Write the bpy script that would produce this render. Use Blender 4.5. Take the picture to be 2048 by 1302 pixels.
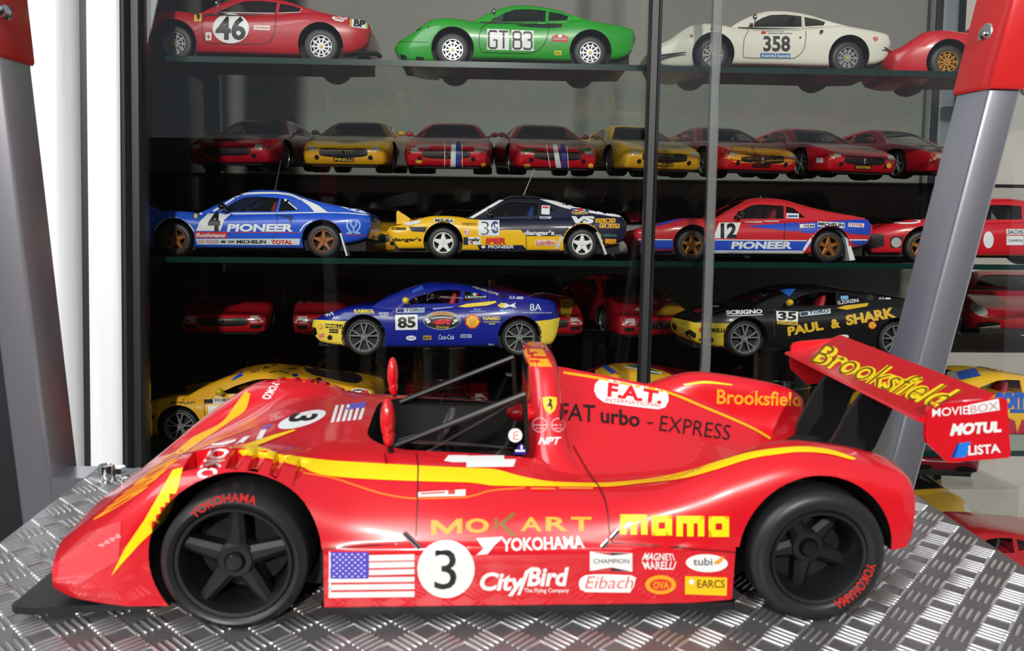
import bpy, bmesh, math, random
import numpy as np
from mathutils import Vector, Matrix
from mathutils.bvhtree import BVHTree
from mathutils.geometry import tessellate_polygon

for o in list(bpy.data.objects): bpy.data.objects.remove(o)
SC = bpy.context.scene
COL = SC.collection
S = 0.01                      # every length below is written in centimetres
ZF = 110.0                    # height of the camera above the floor

# ------------------------------------------------------------------ camera
F, CX, CY = 1607.0, 1024.0, 651.0
def nrm(v): return v / np.linalg.norm(v)
def frame(depth, x):          # axes (rows X, Y, Z) in camera coordinates x right, y down, z forward
    d = nrm(np.array(depth, float)); x = np.array(x, float); x = nrm(x - d * x.dot(d))
    z = np.cross(x, d)
    if z[1] > 0: z = -z
    return np.stack([x, d, z])
WF = frame([-math.tan(math.radians(2.5)), -math.tan(math.radians(4.7)), 1], [1, .006, .0436])
HF = frame([-.065, -.169, 1], [1, .0114, .067])
CAM = np.array([0, 0, ZF])
cd = bpy.data.cameras.new('camera'); cam = bpy.data.objects.new('camera', cd); COL.objects.link(cam)
R_, U_, B_ = WF @ [1, 0, 0], WF @ [0, -1, 0], WF @ [0, 0, -1]
cam.matrix_world = Matrix([[R_[i], U_[i], B_[i], CAM[i] * S] for i in range(3)] + [[0, 0, 0, 1]])
cd.sensor_width = 36; cd.lens = 36 * F / 2048; cd.clip_start = .005; cd.clip_end = 60
cd.dof.use_dof = True; cd.dof.focus_distance = .74; cd.dof.aperture_fstop = 42
SC.camera = cam

# ------------------------------------------------------------------ light and exposure
SC.view_settings.view_transform = 'Standard'; SC.view_settings.look = 'None'
SC.view_settings.gamma = 1; SC.view_settings.use_curve_mapping = False
SC.view_settings.exposure = 0.0
SC.cycles.transparent_max_bounces = 32; SC.cycles.max_bounces = 10
SC.cycles.use_denoising = True; SC.cycles.caustics_reflective = False; SC.cycles.caustics_refractive = False
SC.cycles.sample_clamp_indirect = 3
wd = bpy.data.worlds.new('room_light'); SC.world = wd; wd.use_nodes = True
wd.node_tree.nodes['Background'].inputs[0].default_value = (.80, .88, 1, 1)
wd.node_tree.nodes['Background'].inputs[1].default_value = .34
def light(name, kind, loc, to, power, color=(1, 1, 1), **kw):
    l = bpy.data.lights.new(name, kind); l.energy = power; l.color = color
    for k, v in kw.items(): setattr(l, k, v)
    o = bpy.data.objects.new(name, l); COL.objects.link(o); o.location = Vector(loc) * S
    o.rotation_euler = (Vector(to) - Vector(loc)).to_track_quat('-Z', 'Y').to_euler(); return o
light('sun', 'SUN', (-1, -60, 140.5), (0, 20, 110), 2.8, (1, .96, .90), angle=math.radians(2.5))
light('window_daylight', 'AREA', (-140, -90, 226), (10, 50, 105), 34, (.93, .97, 1), shape='RECTANGLE', size=1.3, size_y=1.5)

# ------------------------------------------------------------------ materials
MATS = {}
def lin(c): return tuple(((x / 255 + .055) / 1.055) ** 2.4 if x / 255 > .04045 else x / 255 / 12.92 for x in c)
def mat(name, rgb, rough=.35, metal=0, coat=0, spec=.5, alpha=1, emit=0):
    if name in MATS: return MATS[name]
    m = bpy.data.materials.new(name); m.use_nodes = True; p = m.node_tree.nodes['Principled BSDF']
    c = lin(rgb) + (1,)
    p.inputs['Base Color'].default_value = c; p.inputs['Roughness'].default_value = rough
    p.inputs['Metallic'].default_value = metal; p.inputs['Coat Weight'].default_value = coat
    p.inputs['Coat Roughness'].default_value = .06; p.inputs['Specular IOR Level'].default_value = spec
    m.diffuse_color = c
    MATS[name] = m; return m
def noise_mat(name, rgb, rgb2, scale, rough=.5, metal=0, bump=0, stretch=(1, 1, 1), r2=None):
    if name in MATS: return MATS[name]
    m = mat(name, rgb, rough, metal); nt = m.node_tree; p = nt.nodes['Principled BSDF']
    tc = nt.nodes.new('ShaderNodeTexCoord'); mp = nt.nodes.new('ShaderNodeMapping'); mp.inputs['Scale'].default_value = stretch
    nz = nt.nodes.new('ShaderNodeTexNoise'); nz.inputs['Scale'].default_value = scale; nz.inputs['Detail'].default_value = 4
    cr = nt.nodes.new('ShaderNodeValToRGB'); cr.color_ramp.elements[0].color = lin(rgb) + (1,); cr.color_ramp.elements[1].color = lin(rgb2) + (1,)
    cr.color_ramp.elements[0].position = .35; cr.color_ramp.elements[1].position = .65
    L = nt.links.new; L(tc.outputs['Object'], mp.inputs[0]); L(mp.outputs[0], nz.inputs['Vector']); L(nz.outputs[0], cr.inputs[0]); L(cr.outputs[0], p.inputs['Base Color'])
    if r2 is not None:
        mr = nt.nodes.new('ShaderNodeMapRange'); mr.inputs['To Min'].default_value = rough; mr.inputs['To Max'].default_value = r2
        L(nz.outputs[0], mr.inputs[0]); L(mr.outputs[0], p.inputs['Roughness'])
    if bump:
        b = nt.nodes.new('ShaderNodeBump'); b.inputs['Strength'].default_value = bump; b.inputs['Distance'].default_value = .0005
        L(nz.outputs[0], b.inputs['Height']); L(b.outputs[0], p.inputs['Normal'])
    return m
def glass(name, tint, fac=.07, rough=0.0, ior=1.5):
    """thin sheet of glass: lets light straight through, tinted, and mirrors by the angle of view"""
    if name in MATS: return MATS[name]
    m = bpy.data.materials.new(name); m.use_nodes = True; nt = m.node_tree; nt.nodes.clear()
    out = nt.nodes.new('ShaderNodeOutputMaterial'); mix = nt.nodes.new('ShaderNodeMixShader')
    t = nt.nodes.new('ShaderNodeBsdfTransparent'); g = nt.nodes.new('ShaderNodeBsdfGlossy'); ge = nt.nodes.new('ShaderNodeNewGeometry')
    t.inputs[0].default_value = tuple(tint) + (1,); g.inputs['Roughness'].default_value = rough
    def mth(op, a, b=None):
        n = nt.nodes.new('ShaderNodeMath'); n.operation = op
        for i, q in enumerate((a, b)):
            if q is None: continue
            if isinstance(q, (int, float)): n.inputs[i].default_value = q
            else: nt.links.new(q, n.inputs[i])
        return n.outputs[0]
    dp = nt.nodes.new('ShaderNodeVectorMath'); dp.operation = 'DOT_PRODUCT'; L = nt.links.new
    L(ge.outputs['Normal'], dp.inputs[0]); L(ge.outputs['Incoming'], dp.inputs[1])
    k = mth('POWER', mth('SUBTRACT', 1.0, mth('ABSOLUTE', dp.outputs['Value'])), 5.0)      # Schlick, the same from both sides of the sheet
    fr = mth('MULTIPLY', mth('ADD', mth('MULTIPLY', k, .957), .043), fac)
    L(fr, mix.inputs[0]); L(t.outputs[0], mix.inputs[1]); L(g.outputs[0], mix.inputs[2]); L(mix.outputs[0], out.inputs[0])
    m.diffuse_color = (.6, .7, .7, .3); MATS[name] = m; return m
def paint(rgb): return mat('paint_%d_%d_%d' % tuple(rgb), rgb, .32, 0, .8)
def ink(rgb): return mat('print_%d_%d_%d' % tuple(rgb), rgb, .45, 0, .15)
BLACK = (14, 13, 14); WHITE = (238, 238, 236)
RUBBER = mat('tyre_rubber', (26, 26, 28), .5)
PLASTIC = mat('black_plastic', (16, 15, 16), .38)
DARK = mat('dark_inside', (9, 8, 8), .7)
CHROME = mat('chrome', (215, 215, 215), .12, 1)
SILVER = mat('silver_rim', (158, 158, 161), .3, .45)
LAMP = mat('lamp_glass', (200, 200, 195), .1, .2, 1)
CLEAR = glass('clear_glass', (.97, .985, .98), 1.0)
TINT = glass('window_glass', (.80, .80, .80), 1.0)
DOORG = glass('door_glass', (.93, .94, .93), 1.0)

# ------------------------------------------------------------------ meshes
class MB:
    def __init__(s): s.v = []; s.f = []; s.m = []
    def add(s, v, f, mi=0):
        o = len(s.v); s.v += [tuple(map(float, p)) for p in v]; s.f += [tuple(i + o for i in q) for q in f]; s.m += [mi] * len(f); return s
    def box(s, a, b, mi=0, bev=0):
        (x0, y0, z0), (x1, y1, z1) = a, b
        if bev:
            ring = lambda x, e: [(x, y0 + bev - e, z0 + bev - e) if 0 else p for p in
                [(x, y0 + e, z0 + bev), (x, y0 + bev, z0 + e), (x, y1 - bev, z0 + e), (x, y1 - e, z0 + bev), (x, y1 - e, z1 - bev), (x, y1 - bev, z1 - e), (x, y0 + bev, z1 - e), (x, y0 + e, z1 - bev)]]
            return s.rings([ring(x0, bev), ring(x0 + bev, 0), ring(x1 - bev, 0), ring(x1, bev)], mi=mi)
        v = [(x, y, z) for x in (x0, x1) for y in (y0, y1) for z in (z0, z1)]
        return s.add(v, [(0, 1, 3, 2), (4, 6, 7, 5), (0, 4, 5, 1), (2, 3, 7, 6), (0, 2, 6, 4), (1, 5, 7, 3)], mi)
    def rings(s, rs, cap=True, closed=True, mi=0):
        n = len(rs[0]); v = [p for r in rs for p in r]; f = []
        for i in range(len(rs) - 1):
            for j in range(n if closed else n - 1):
                k = (j + 1) % n; f.append((i * n + j, i * n + k, (i + 1) * n + k, (i + 1) * n + j))
        if cap: f.append(tuple(range(n - 1, -1, -1))); f.append(tuple((len(rs) - 1) * n + j for j in range(n)))
        return s.add(v, f, mi)
    def prism(s, poly, y0, y1, axis='y', mi=0):
        mk = {'y': lambda a, b, c: (a, c, b), 'z': lambda a, b, c: (a, b, c), 'x': lambda a, b, c: (c, a, b)}[axis]
        return s.rings([[mk(a, b, y0) for a, b in poly], [mk(a, b, y1) for a, b in poly]], mi=mi)
    def lathe(s, prof, n=32, c=(0, 0, 0), axis='y', mi=0, cap=False):
        rs = []
        for r, h in prof:
            ring = []
            for k in range(n):
                a = 2 * math.pi * k / n; p = r * math.cos(a), r * math.sin(a)
                q = {'y': (p[0], h, p[1]), 'z': (p[0], p[1], h), 'x': (h, p[0], p[1])}[axis]
                ring.append((q[0] + c[0], q[1] + c[1], q[2] + c[2]))
            rs.append(ring)
        return s.rings(rs, cap=cap, mi=mi)
    def tube(s, path, r, n=8, mi=0):
        rs = []; P = [Vector(p) for p in path]; r = r if isinstance(r, (list, tuple)) else [r] * len(P)
        for i, p in enumerate(P):
            d = (P[min(i + 1, len(P) - 1)] - P[max(i - 1, 0)]).normalized(); q = d.to_track_quat('Z', 'Y')
            rs.append([tuple(p + q @ Vector((r[i] * math.cos(2 * math.pi * k / n), r[i] * math.sin(2 * math.pi * k / n), 0))) for k in range(n)])
        return s.rings(rs, mi=mi)
    def ball(s, c, rad, n=14, m=9, mi=0, e=1.0):
        rx, ry, rz = rad if isinstance(rad, (tuple, list)) else (rad,) * 3
        rs = []
        for i in range(m + 1):
            a = math.pi * (i + .02) / (m + .04); rs.append([(c[0] + rx * math.sin(a) * math.cos(2 * math.pi * k / n), c[1] + ry * math.sin(a) * math.sin(2 * math.pi * k / n), c[2] - rz * math.cos(a)) for k in range(n)])
        return s.rings(rs, mi=mi)
    def mesh(s, name='m'):
        me = bpy.data.meshes.new(name); me.from_pydata(s.v, [], s.f); me.polygons.foreach_set('material_index', s.m); me.update()
        bm = bmesh.new(); bm.from_mesh(me); bmesh.ops.recalc_face_normals(bm, faces=bm.faces); bm.to_mesh(me); bm.free(); return me

def smooth(me, ang=35):
    me.polygons.foreach_set('use_smooth', [True] * len(me.polygons)); me.set_sharp_from_angle(angle=math.radians(ang)); return me
def boolean(a, b, op='DIFFERENCE'):
    oa = bpy.data.objects.new('t', a); ob = bpy.data.objects.new('t', b)
    COL.objects.link(oa); COL.objects.link(ob)
    for me in (a, b):
        while len(me.materials) < 3: me.materials.append(None)
    md = oa.modifiers.new('b', 'BOOLEAN'); md.operation = op; md.object = ob; md.solver = 'EXACT'
    dg = bpy.context.evaluated_depsgraph_get(); me = bpy.data.meshes.new_from_object(oa.evaluated_get(dg), depsgraph=dg)
    bpy.data.objects.remove(oa); bpy.data.objects.remove(ob); return me
def bvh_of(*meshes):
    v, f = [], []
    for me in meshes:
        o = len(v); v += [x.co.copy() for x in me.vertices]; f += [[i + o for i in p.vertices] for p in me.polygons]
    return BVHTree.FromPolygons(v, f)
SCALED = set()
def put(name, me, mats, parent=None, sm=35, loc=None):
    """link a mesh (drawn in cm) as one object"""
    if isinstance(me, MB): me = me.mesh(name)
    if me.name not in SCALED:
        if sm: smooth(me, sm)
        me.transform(Matrix.Scale(S, 4)); me.name = name; SCALED.add(me.name)
    mats = mats if isinstance(mats, (list, tuple)) else [mats]
    while len(me.materials) < len(mats): me.materials.append(None)
    o = bpy.data.objects.new(name, me); COL.objects.link(o)
    for i, m in enumerate(mats):
        o.material_slots[i].link = 'OBJECT'; o.material_slots[i].material = m
    if parent: o.parent = parent
    if loc is not None: o.location = Vector(loc) * S
    return o
def tag(o, label=None, cat=None, group=None, kind=None):
    for k, v in (('label', label), ('category', cat), ('group', group), ('kind', kind)):
        if v: o[k] = v
    return o
class Root:
    """an Empty at the base of a thing; R and loc turn its own cm into world cm"""
    def __init__(s, name, loc, R=None, k=1, label=None, cat=None, group=None):
        s.R = np.eye(3) if R is None else np.array(R); s.loc = np.array(loc, float); s.k = k; s.n = 0
        s.o = bpy.data.objects.new(name, None); COL.objects.link(s.o); s.o.empty_display_size = .02
        s.o.matrix_world = Matrix([[s.R[i][j] * k for j in range(3)] + [s.loc[i] * S] for i in range(3)] + [[0, 0, 0, 1]])
        tag(s.o, label, cat, group)
    def cam(s): return Vector(s.R.T @ (CAM - s.loc) / s.k)
    def ray(s, px, py): return Vector(s.R.T @ (WF @ np.array([(px - CX) / F, (py - CY) / F, 1]))).normalized()
    def at(s, px, py, y):          # the point of the plane y = const seen at that spot of the photograph
        o, d = s.cam(), s.ray(px, py); return o + d * ((y - o.y) / d.y)
    def atz(s, px, py, z):
        o, d = s.cam(), s.ray(px, py); return o + d * ((z - o.z) / d.z)
def pchip(pts):
    pts = sorted(pts); x = np.array([p[0] for p in pts], float); y = np.array([p[1] for p in pts], float)
    h = np.diff(x); d = np.diff(y) / h; m = np.zeros(len(x))
    for i in range(1, len(x) - 1):
        if d[i - 1] * d[i] > 0: m[i] = 2 * d[i - 1] * d[i] / (d[i - 1] + d[i])
    m[0], m[-1] = d[0], d[-1]
    def f(t):
        t = min(max(t, x[0]), x[-1]); i = min(int(np.searchsorted(x, t, 'right')) - 1, len(h) - 1); u = (t - x[i]) / h[i]
        return y[i] * (1 + 2 * u) * (1 - u) ** 2 + h[i] * m[i] * u * (1 - u) ** 2 + y[i + 1] * u * u * (3 - 2 * u) + h[i] * m[i + 1] * u * u * (u - 1)
    return f
def spline(P, n):
    """Catmull-Rom through 2D points, n samples"""
    P = [np.array(p, float) for p in P]; Q = [2 * P[0] - P[1]] + P + [2 * P[-1] - P[-2]]; out = []
    L = [0.0]
    for i in range(len(P) - 1): L.append(L[-1] + max(np.linalg.norm(P[i + 1] - P[i]), 1e-6) ** .5)
    for k in range(n):
        t = L[-1] * k / (n - 1); i = min(int(np.searchsorted(L, t, 'right')) - 1, len(P) - 2); u = (t - L[i]) / (L[i + 1] - L[i])
        a, b, c, d = Q[i:i + 4]
        out.append(.5 * (2 * b + (c - a) * u + (2 * a - 5 * b + 4 * c - d) * u * u + (3 * b - a - 3 * c + d) * u ** 3))
    return out

# ------------------------------------------------------------------ flat print laid on a surface
TEXT = {}
def text2d(body, bold=0, shear=0):
    key = (body, bold, shear)
    if key not in TEXT:
        cu = bpy.data.curves.new('t', 'FONT'); cu.body = body; cu.offset = bold; cu.shear = shear; cu.resolution_u = 3; cu.fill_mode = 'FRONT'
        ob = bpy.data.objects.new('t', cu); COL.objects.link(ob)
        dg = bpy.context.evaluated_depsgraph_get(); me = bpy.data.meshes.new_from_object(ob.evaluated_get(dg), depsgraph=dg)
        v = np.array([x.co[:2] for x in me.vertices]); f = [tuple(p.vertices) for p in me.polygons]
        bpy.data.objects.remove(ob); lo, hi = v.min(0), v.max(0); TEXT[key] = ((v - lo) / (hi - lo), f)
    return TEXT[key]
def T(body, x0, y0, x1, y1, bold=.012, shear=0, rot=0, quad=None, arc=None):
    """text filling a box of the photograph (y0 top, y1 bottom), or a quad bl, br, tr, tl, or an arc (cx, cy, r_in, r_out, a0, a1)"""
    v, f = text2d(body, bold, shear)
    if arc:
        cx, cy, ri, ro, a0, a1 = arc; out = []
        for u, w in v:
            a = math.radians(a0 + (a1 - a0) * u); r = ri + (ro - ri) * w; out.append((cx + r * math.cos(a), cy - r * math.sin(a)))
        return out, f
    if quad is None:
        quad = [(x0, y1), (x1, y1), (x1, y0), (x0, y0)]
        if rot:
            c, s_ = math.cos(math.radians(rot)), math.sin(math.radians(rot)); mx, my = (x0 + x1) / 2, (y0 + y1) / 2
            quad = [(mx + (x - mx) * c + (y - my) * s_, my - (x - mx) * s_ + (y - my) * c) for x, y in quad]
    q = np.array(quad, float)
    return [tuple(q[0] * (1 - u) * (1 - w) + q[1] * u * (1 - w) + q[2] * u * w + q[3] * (1 - u) * w) for u, w in v], f
def P(*pts):
    pts = list(pts); tri = tessellate_polygon([[Vector((x, y, 0)) for x, y in pts]]); return pts, [tuple(t) for t in tri]
def BOX(x0, y0, x1, y1, rot=0):
    q = [(x0, y1), (x1, y1), (x1, y0), (x0, y0)]
    if rot:
        c, s_ = math.cos(math.radians(rot)), math.sin(math.radians(rot)); mx, my = (x0 + x1) / 2, (y0 + y1) / 2
        q = [(mx + (x - mx) * c + (y - my) * s_, my - (x - mx) * s_ + (y - my) * c) for x, y in q]
    return P(*q)
def ELL(cx, cy, rx, ry=None, rot=0, n=28):
    ry = rx if ry is None else ry; c, s_ = math.cos(math.radians(rot)), math.sin(math.radians(rot)); o = []
    for k in range(n):
        a = 2 * math.pi * k / n; x, y = rx * math.cos(a), ry * math.sin(a); o.append((cx + x * c + y * s_, cy - x * s_ + y * c))
    return P(*o)
def STRIP(path, w):
    """a band along a path, w wide (one number or one per point)"""
    p = [np.array(q, float) for q in path]; w = w if isinstance(w, (list, tuple)) else [w] * len(p); v = []
    for i in range(len(p)):
        d = nrm(p[min(i + 1, len(p) - 1)] - p[max(i - 1, 0)]); m = np.array([-d[1], d[0]]) * w[i] / 2; v += [tuple(p[i] - m), tuple(p[i] + m)]
    return v, [(2 * i, 2 * i + 1, 2 * i + 3, 2 * i + 2) for i in range(len(p) - 1)]
def BAND(upper, lower, n=24):
    """area between two paths that run the same way"""
    def res(pt):
        a = np.array(pt, float); L = np.concatenate([[0], np.cumsum(np.linalg.norm(np.diff(a, axis=0), axis=1))]); L /= L[-1]
        fx, fy = pchip(list(zip(L, a[:, 0]))), pchip(list(zip(L, a[:, 1]))); return [(fx(t), fy(t)) for t in np.linspace(0, 1, n)]
    a, b = res(upper), res(lower); v = [p for q in zip(a, b) for p in q]
    return v, [(2 * i, 2 * i + 1, 2 * i + 3, 2 * i + 2) for i in range(n - 1)]
def curve(pt, n=20):
    a = np.array(pt, float); L = np.concatenate([[0], np.cumsum(np.linalg.norm(np.diff(a, axis=0), axis=1))]); L /= L[-1]
    fx, fy = pchip(list(zip(L, a[:, 0]))), pchip(list(zip(L, a[:, 1]))); return [(fx(t), fy(t)) for t in np.linspace(0, 1, n)]
def lay(shapes, bvh, ray, step, off, jump):
    """cut flat shapes into pieces and drop them on a surface along ray(u, v) -> origin, direction"""
    bm = bmesh.new()
    for v, f in shapes:
        vs = [bm.verts.new((x, y, 0)) for x, y in v]
        for q in f:
            try: bm.faces.new([vs[i] for i in q])
            except ValueError: pass
    if not bm.verts: return None
    xs = [v.co.x for v in bm.verts]; ys = [v.co.y for v in bm.verts]
    for lo, hi, nv in ((min(xs), max(xs), Vector((1, 0, 0))), (min(ys), max(ys), Vector((0, 1, 0)))):
        k = int((hi - lo) / step)
        for i in range(1, k + 1):
            bmesh.ops.bisect_plane(bm, geom=bm.verts[:] + bm.edges[:] + bm.faces[:], plane_co=nv * (lo + (hi - lo) * i / (k + 1)), plane_no=nv, dist=1e-4)
    dep = {}; dead = {}; size = []
    for v in bm.verts:
        o, d = ray(v.co.x, v.co.y); h = bvh.ray_cast(o, d)
        if h[0] is None: dead[v] = (o, d); continue
        n = h[1] if h[1].dot(d) < 0 else -h[1]
        dep[v] = h[3]; v.co = h[0] + n * off
    es = [e.calc_length() for e in bm.edges if e.verts[0] in dep and e.verts[1] in dep]; lim = 1.6 * (sum(es) / len(es)) if es else 0
    got = {}
    for v, (o, d) in dead.items():          # a corner just past the outline goes to the nearest spot of the surface
        nb = [dep[w] for e in v.link_edges for w in e.verts if w in dep]
        if not nb: continue
        t = sum(nb) / len(nb); c = bvh.find_nearest(o + d * t)
        if c[0] is not None and c[3] < lim: got[v] = (t, c[0] + (c[1] if c[1].dot(d) < 0 else -c[1]) * off)
    for v, (t, c) in got.items(): dep[v] = t; v.co = c
    bad = [f for f in bm.faces if any(v not in dep for v in f.verts) or max(dep[v] for v in f.verts) - min(dep[v] for v in f.verts) > jump]
    bmesh.ops.delete(bm, geom=bad, context='FACES_ONLY'); bmesh.ops.delete(bm, geom=[v for v in bm.verts if not v.link_faces], context='VERTS')
    if not bm.faces: bm.free(); return None
    me = bpy.data.meshes.new('print'); bm.to_mesh(me); bm.free(); return me
def sticker(root, bvh, name, rgb, shapes, step=8, layer=1, jump=.9, parent=None, m=None, lift=.013):
    """flat print on a thing, its outline measured on the photograph and dropped on the surface it belongs to"""
    o = root.cam()
    me = lay(shapes if isinstance(shapes, list) else [shapes], bvh, lambda x, y: (o, root.ray(x, y)), step, lift * layer / root.k, jump)
    if me is None: print('NO HIT', name, root.o.name); return None
    return put(name, me, m or ink(rgb), parent or root.o, sm=60)

# ================================================================== the setting
floor = put('floor', MB().box((-260, -262, -2), (260, 130, 0)), noise_mat('floor_tiles', (92, 84, 78), (104, 96, 90), 14, .5)); tag(floor, kind='structure')
wall = put('wall_back', MB().box((-260, 126, 0), (260, 130, 260)), noise_mat('wall_plaster', (178, 172, 164), (186, 180, 172), 20, .8)); tag(wall, kind='structure')

par = put('wall_added_dark', MB().box((-260, -262, 0), (260, -250, 165)), mat('added_wall_dark', (44, 34, 30), .5)); tag(par, kind='structure')  # unseen half wall, added so the door glass mirrors dark low down

# ------------------------------------------------------------------ display cabinet
ALU = noise_mat('satin_aluminium', (222, 222, 224), (232, 232, 234), 60, .36, .12, stretch=(1, 1, .05))
ALUD = mat('dark_aluminium', (88, 90, 96), .35, .6)
GASK = mat('black_gasket', (22, 23, 26), .42)
BACKP = noise_mat('grey_back_panel', (118, 115, 110), (125, 122, 117), 6, .55)
SHELFG = glass('shelf_glass', (.90, .955, .935), .35)
SHELFE = mat('green_glass_edge', (7, 44, 38), .18, 0, .4)
ACRYL = glass('clear_acrylic', (.92, .93, .93), .6)
cab = Root('display_cabinet', (15, 92, 0), label='tall glass display cabinet with silver aluminium frame and sliding doors', cat='cabinet')
def prof(name, poly, z0, z1, m, parent, lean=0.0, sm=40):
    """an extruded profile, poly = (x, y) in world cm, z from the camera height"""
    zc = (z0 + z1) / 2
    b = MB().rings([[(x + lean * z - 15, y - 92, z + ZF) for x, y in poly] for z in (z0, z1)])
    return put(name, b, m, parent, sm=sm)
rect = lambda x0, y0, x1, y1: [(x0, y0), (x1, y0), (x1, y1), (x0, y1)]
Z0, Z1 = -106, 62
c_ = cab.o
prof('back_panel', rect(-41, 121, 73, 122), Z0, Z1, BACKP, c_)
prof('corner_post', [(-36.2, 66.4), (-35.8, 66), (-34.0, 66), (-33.2, 66.25), (-32.7, 66.8), (-32.35, 67.6), (-32.2, 69.5), (-36.2, 69.5)], Z0, Z1, ALU, c_, .022)
prof('corner_post', [(67.2, 66), (71.6, 66), (71.6, 69.5), (67.2, 69.5)], Z0, Z1, ALU, c_)
for x, a in ((-40.6, 0), (67.7, 0)):
    u = prof('upright_rail', rect(x, 118.6, x + 3.4, 121), Z0, Z1, ALU, c_)
    for q in (x - .5, x + 2.9) if x > 0 else (x + 2.8,):
        prof('slot_strip', rect(q, 118.3, q + .95, 118.7), Z0, Z1, GASK, u)
    for z in (22.2, 3.6, -14):
        k = prof('shelf_clip', rect(x + .9, 117.4, x + 2.9, 118.7), z - .9, z + .9, PLASTIC, u)
prof('side_frame', rect(-41, 67.5, -36.3, 70), Z0, Z1, GASK, c_)
prof('gap_shade_strip', rect(-32.4, 67.6, -31.1, 69.2), Z0, Z1, GASK, c_, .022)  # black strip put in for the shade of the gap beside the post
prof('side_panel', rect(-38.2, 69.5, -37.9, 118.6), Z0, Z1, mat('dark_side_glass', (20, 19, 19), .06, 0, .5), c_)
prof('top_panel', rect(-41, 66, 73, 122), Z1, Z1 + 2, ALU, c_)
prof('base_panel', rect(-41, 66, 73, 122), -110, Z0, ALUD, c_)
# left sliding door: aluminium stile, black gasket, glass, polished free edge
d1 = prof('glass_door', rect(-27.2, 67.5, 19.3, 67.9), Z0, Z1, DOORG, c_)
prof('door_stile', [(-31.35, 66.9), (-31.2, 66.3), (-30.6, 66), (-28.85, 66), (-28.6, 66.2), (-28.6, 68), (-31.35, 68)], Z0, Z1, ALU, d1, .0225)
prof('door_gasket', [(-28.6, 66.3), (-28.2, 66.15), (-27.9, 66.7), (-27.35, 66.7), (-27.15, 67), (-27.15, 68.2), (-28.6, 68.2)], Z0, Z1, GASK, d1, .020)
m_edge = glass('polished_glass_edge', (.62, .63, .63), 3.2, .25); nt = m_edge.node_tree
df = nt.nodes.new('ShaderNodeBsdfDiffuse'); df.inputs[0].default_value = (.5, .5, .5, 1); mx2 = nt.nodes.new('ShaderNodeMixShader'); mx2.inputs[0].default_value = .3
out_ = [n for n in nt.nodes if n.type == 'OUTPUT_MATERIAL'][0]; src = out_.inputs[0].links[0].from_socket
nt.links.new(src, mx2.inputs[1]); nt.links.new(df.outputs[0], mx2.inputs[2]); nt.links.new(mx2.outputs[0], out_.inputs[0])
prof('glass_edge', [(19.3, 67.35), (19.95, 67.35), (20.1, 67.6), (19.95, 68), (19.3, 68)], Z0, Z1, m_edge, d1, .004)
# right sliding door
d2 = prof('glass_door', rect(14.6, 66.5, 67.2, 66.9), Z0, Z1, DOORG, c_)
prof('edge_seal', [(13.72, 66.3), (13.85, 66.1), (14.35, 66.1), (14.45, 66.3), (14.45, 67.1), (13.72, 67.1)], Z0, Z1, GASK, d2, .0095)
prof('seal_lip', [(14.45, 66.25), (14.68, 66.2), (14.72, 66.4), (14.72, 67.0), (14.45, 67.0)], Z0, Z1, mat('glossy_black', (30, 30, 34), .12, 0, 1), d2, .0095)
for z in (17.12, 0, -17.3, -33):
    s_ = prof('glass_shelf', rect(-37.6, 71.62, 67.4, 118), z - .5, z, SHELFG, c_)
    prof('shelf_edge', rect(-37.6, 71.5, 67.4, 71.62), z - .5, z, SHELFE, s_)
SHADE_ACRYL = glass('shade_tinted_acrylic', (.22, .19, .19), .5)  # clear acrylic tinted dark to imitate the shade around the risers
def riser(x0, x1, y0, y1, z0, z1, label, slope=6):
    r = Root('acrylic_riser', ((x0 + x1) / 2, (y0 + y1) / 2, z0 + ZF), label=label, cat='riser', group='clear risers under the back rows'); w, d, h = (x1 - x0) / 2, (y1 - y0) / 2, z1 - z0
    t = math.tan(math.radians(slope)) * 2 * d; put('top_sheet', MB().rings([[(x, -d, h - .35), (x, d, h - .35 + t), (x, d, h + t), (x, -d, h)] for x in (-w, w)]), SHADE_ACRYL if slope else ACRYL, r.o)
    if slope: put('shade_sheet', MB().box((-w, d - .3, 0), (w, d, h - .35 + t)), SHADE_ACRYL, r.o)  # dark sheet added to stand in for shade behind the cars
    for x in (-w, w - .4): put('side_sheet', MB().rings([[(q, -d, 0), (q, d, 0), (q, d, h - .35 + t), (q, -d, h - .35)] for q in (x, x + .4)]), ACRYL, r.o)
RZ2, RZ3, RZ4 = 8.9, -8.9, -26.3

# the next cabinet to the left, dark inside
cab2 = Root('dark_cabinet', (-80, 92, 0), label='second cabinet with dark glass at the far left, mostly behind the grey post', cat='cabinet')
put('carcass', MB().box((-42, -22, 4), (38.4, 26, 170)), mat('dark_interior', (16, 15, 16), .5), cab2.o); put('glass_front', MB().box((-40, -23, 6), (38.3, -22.6, 168)), mat('dark_side_glass', (20, 19, 19), .06, 0, .5), cab2.o)
put('post', MB().box((-42, -25, 0), (-39, -22, 172)), ALU, cab2.o)

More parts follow.
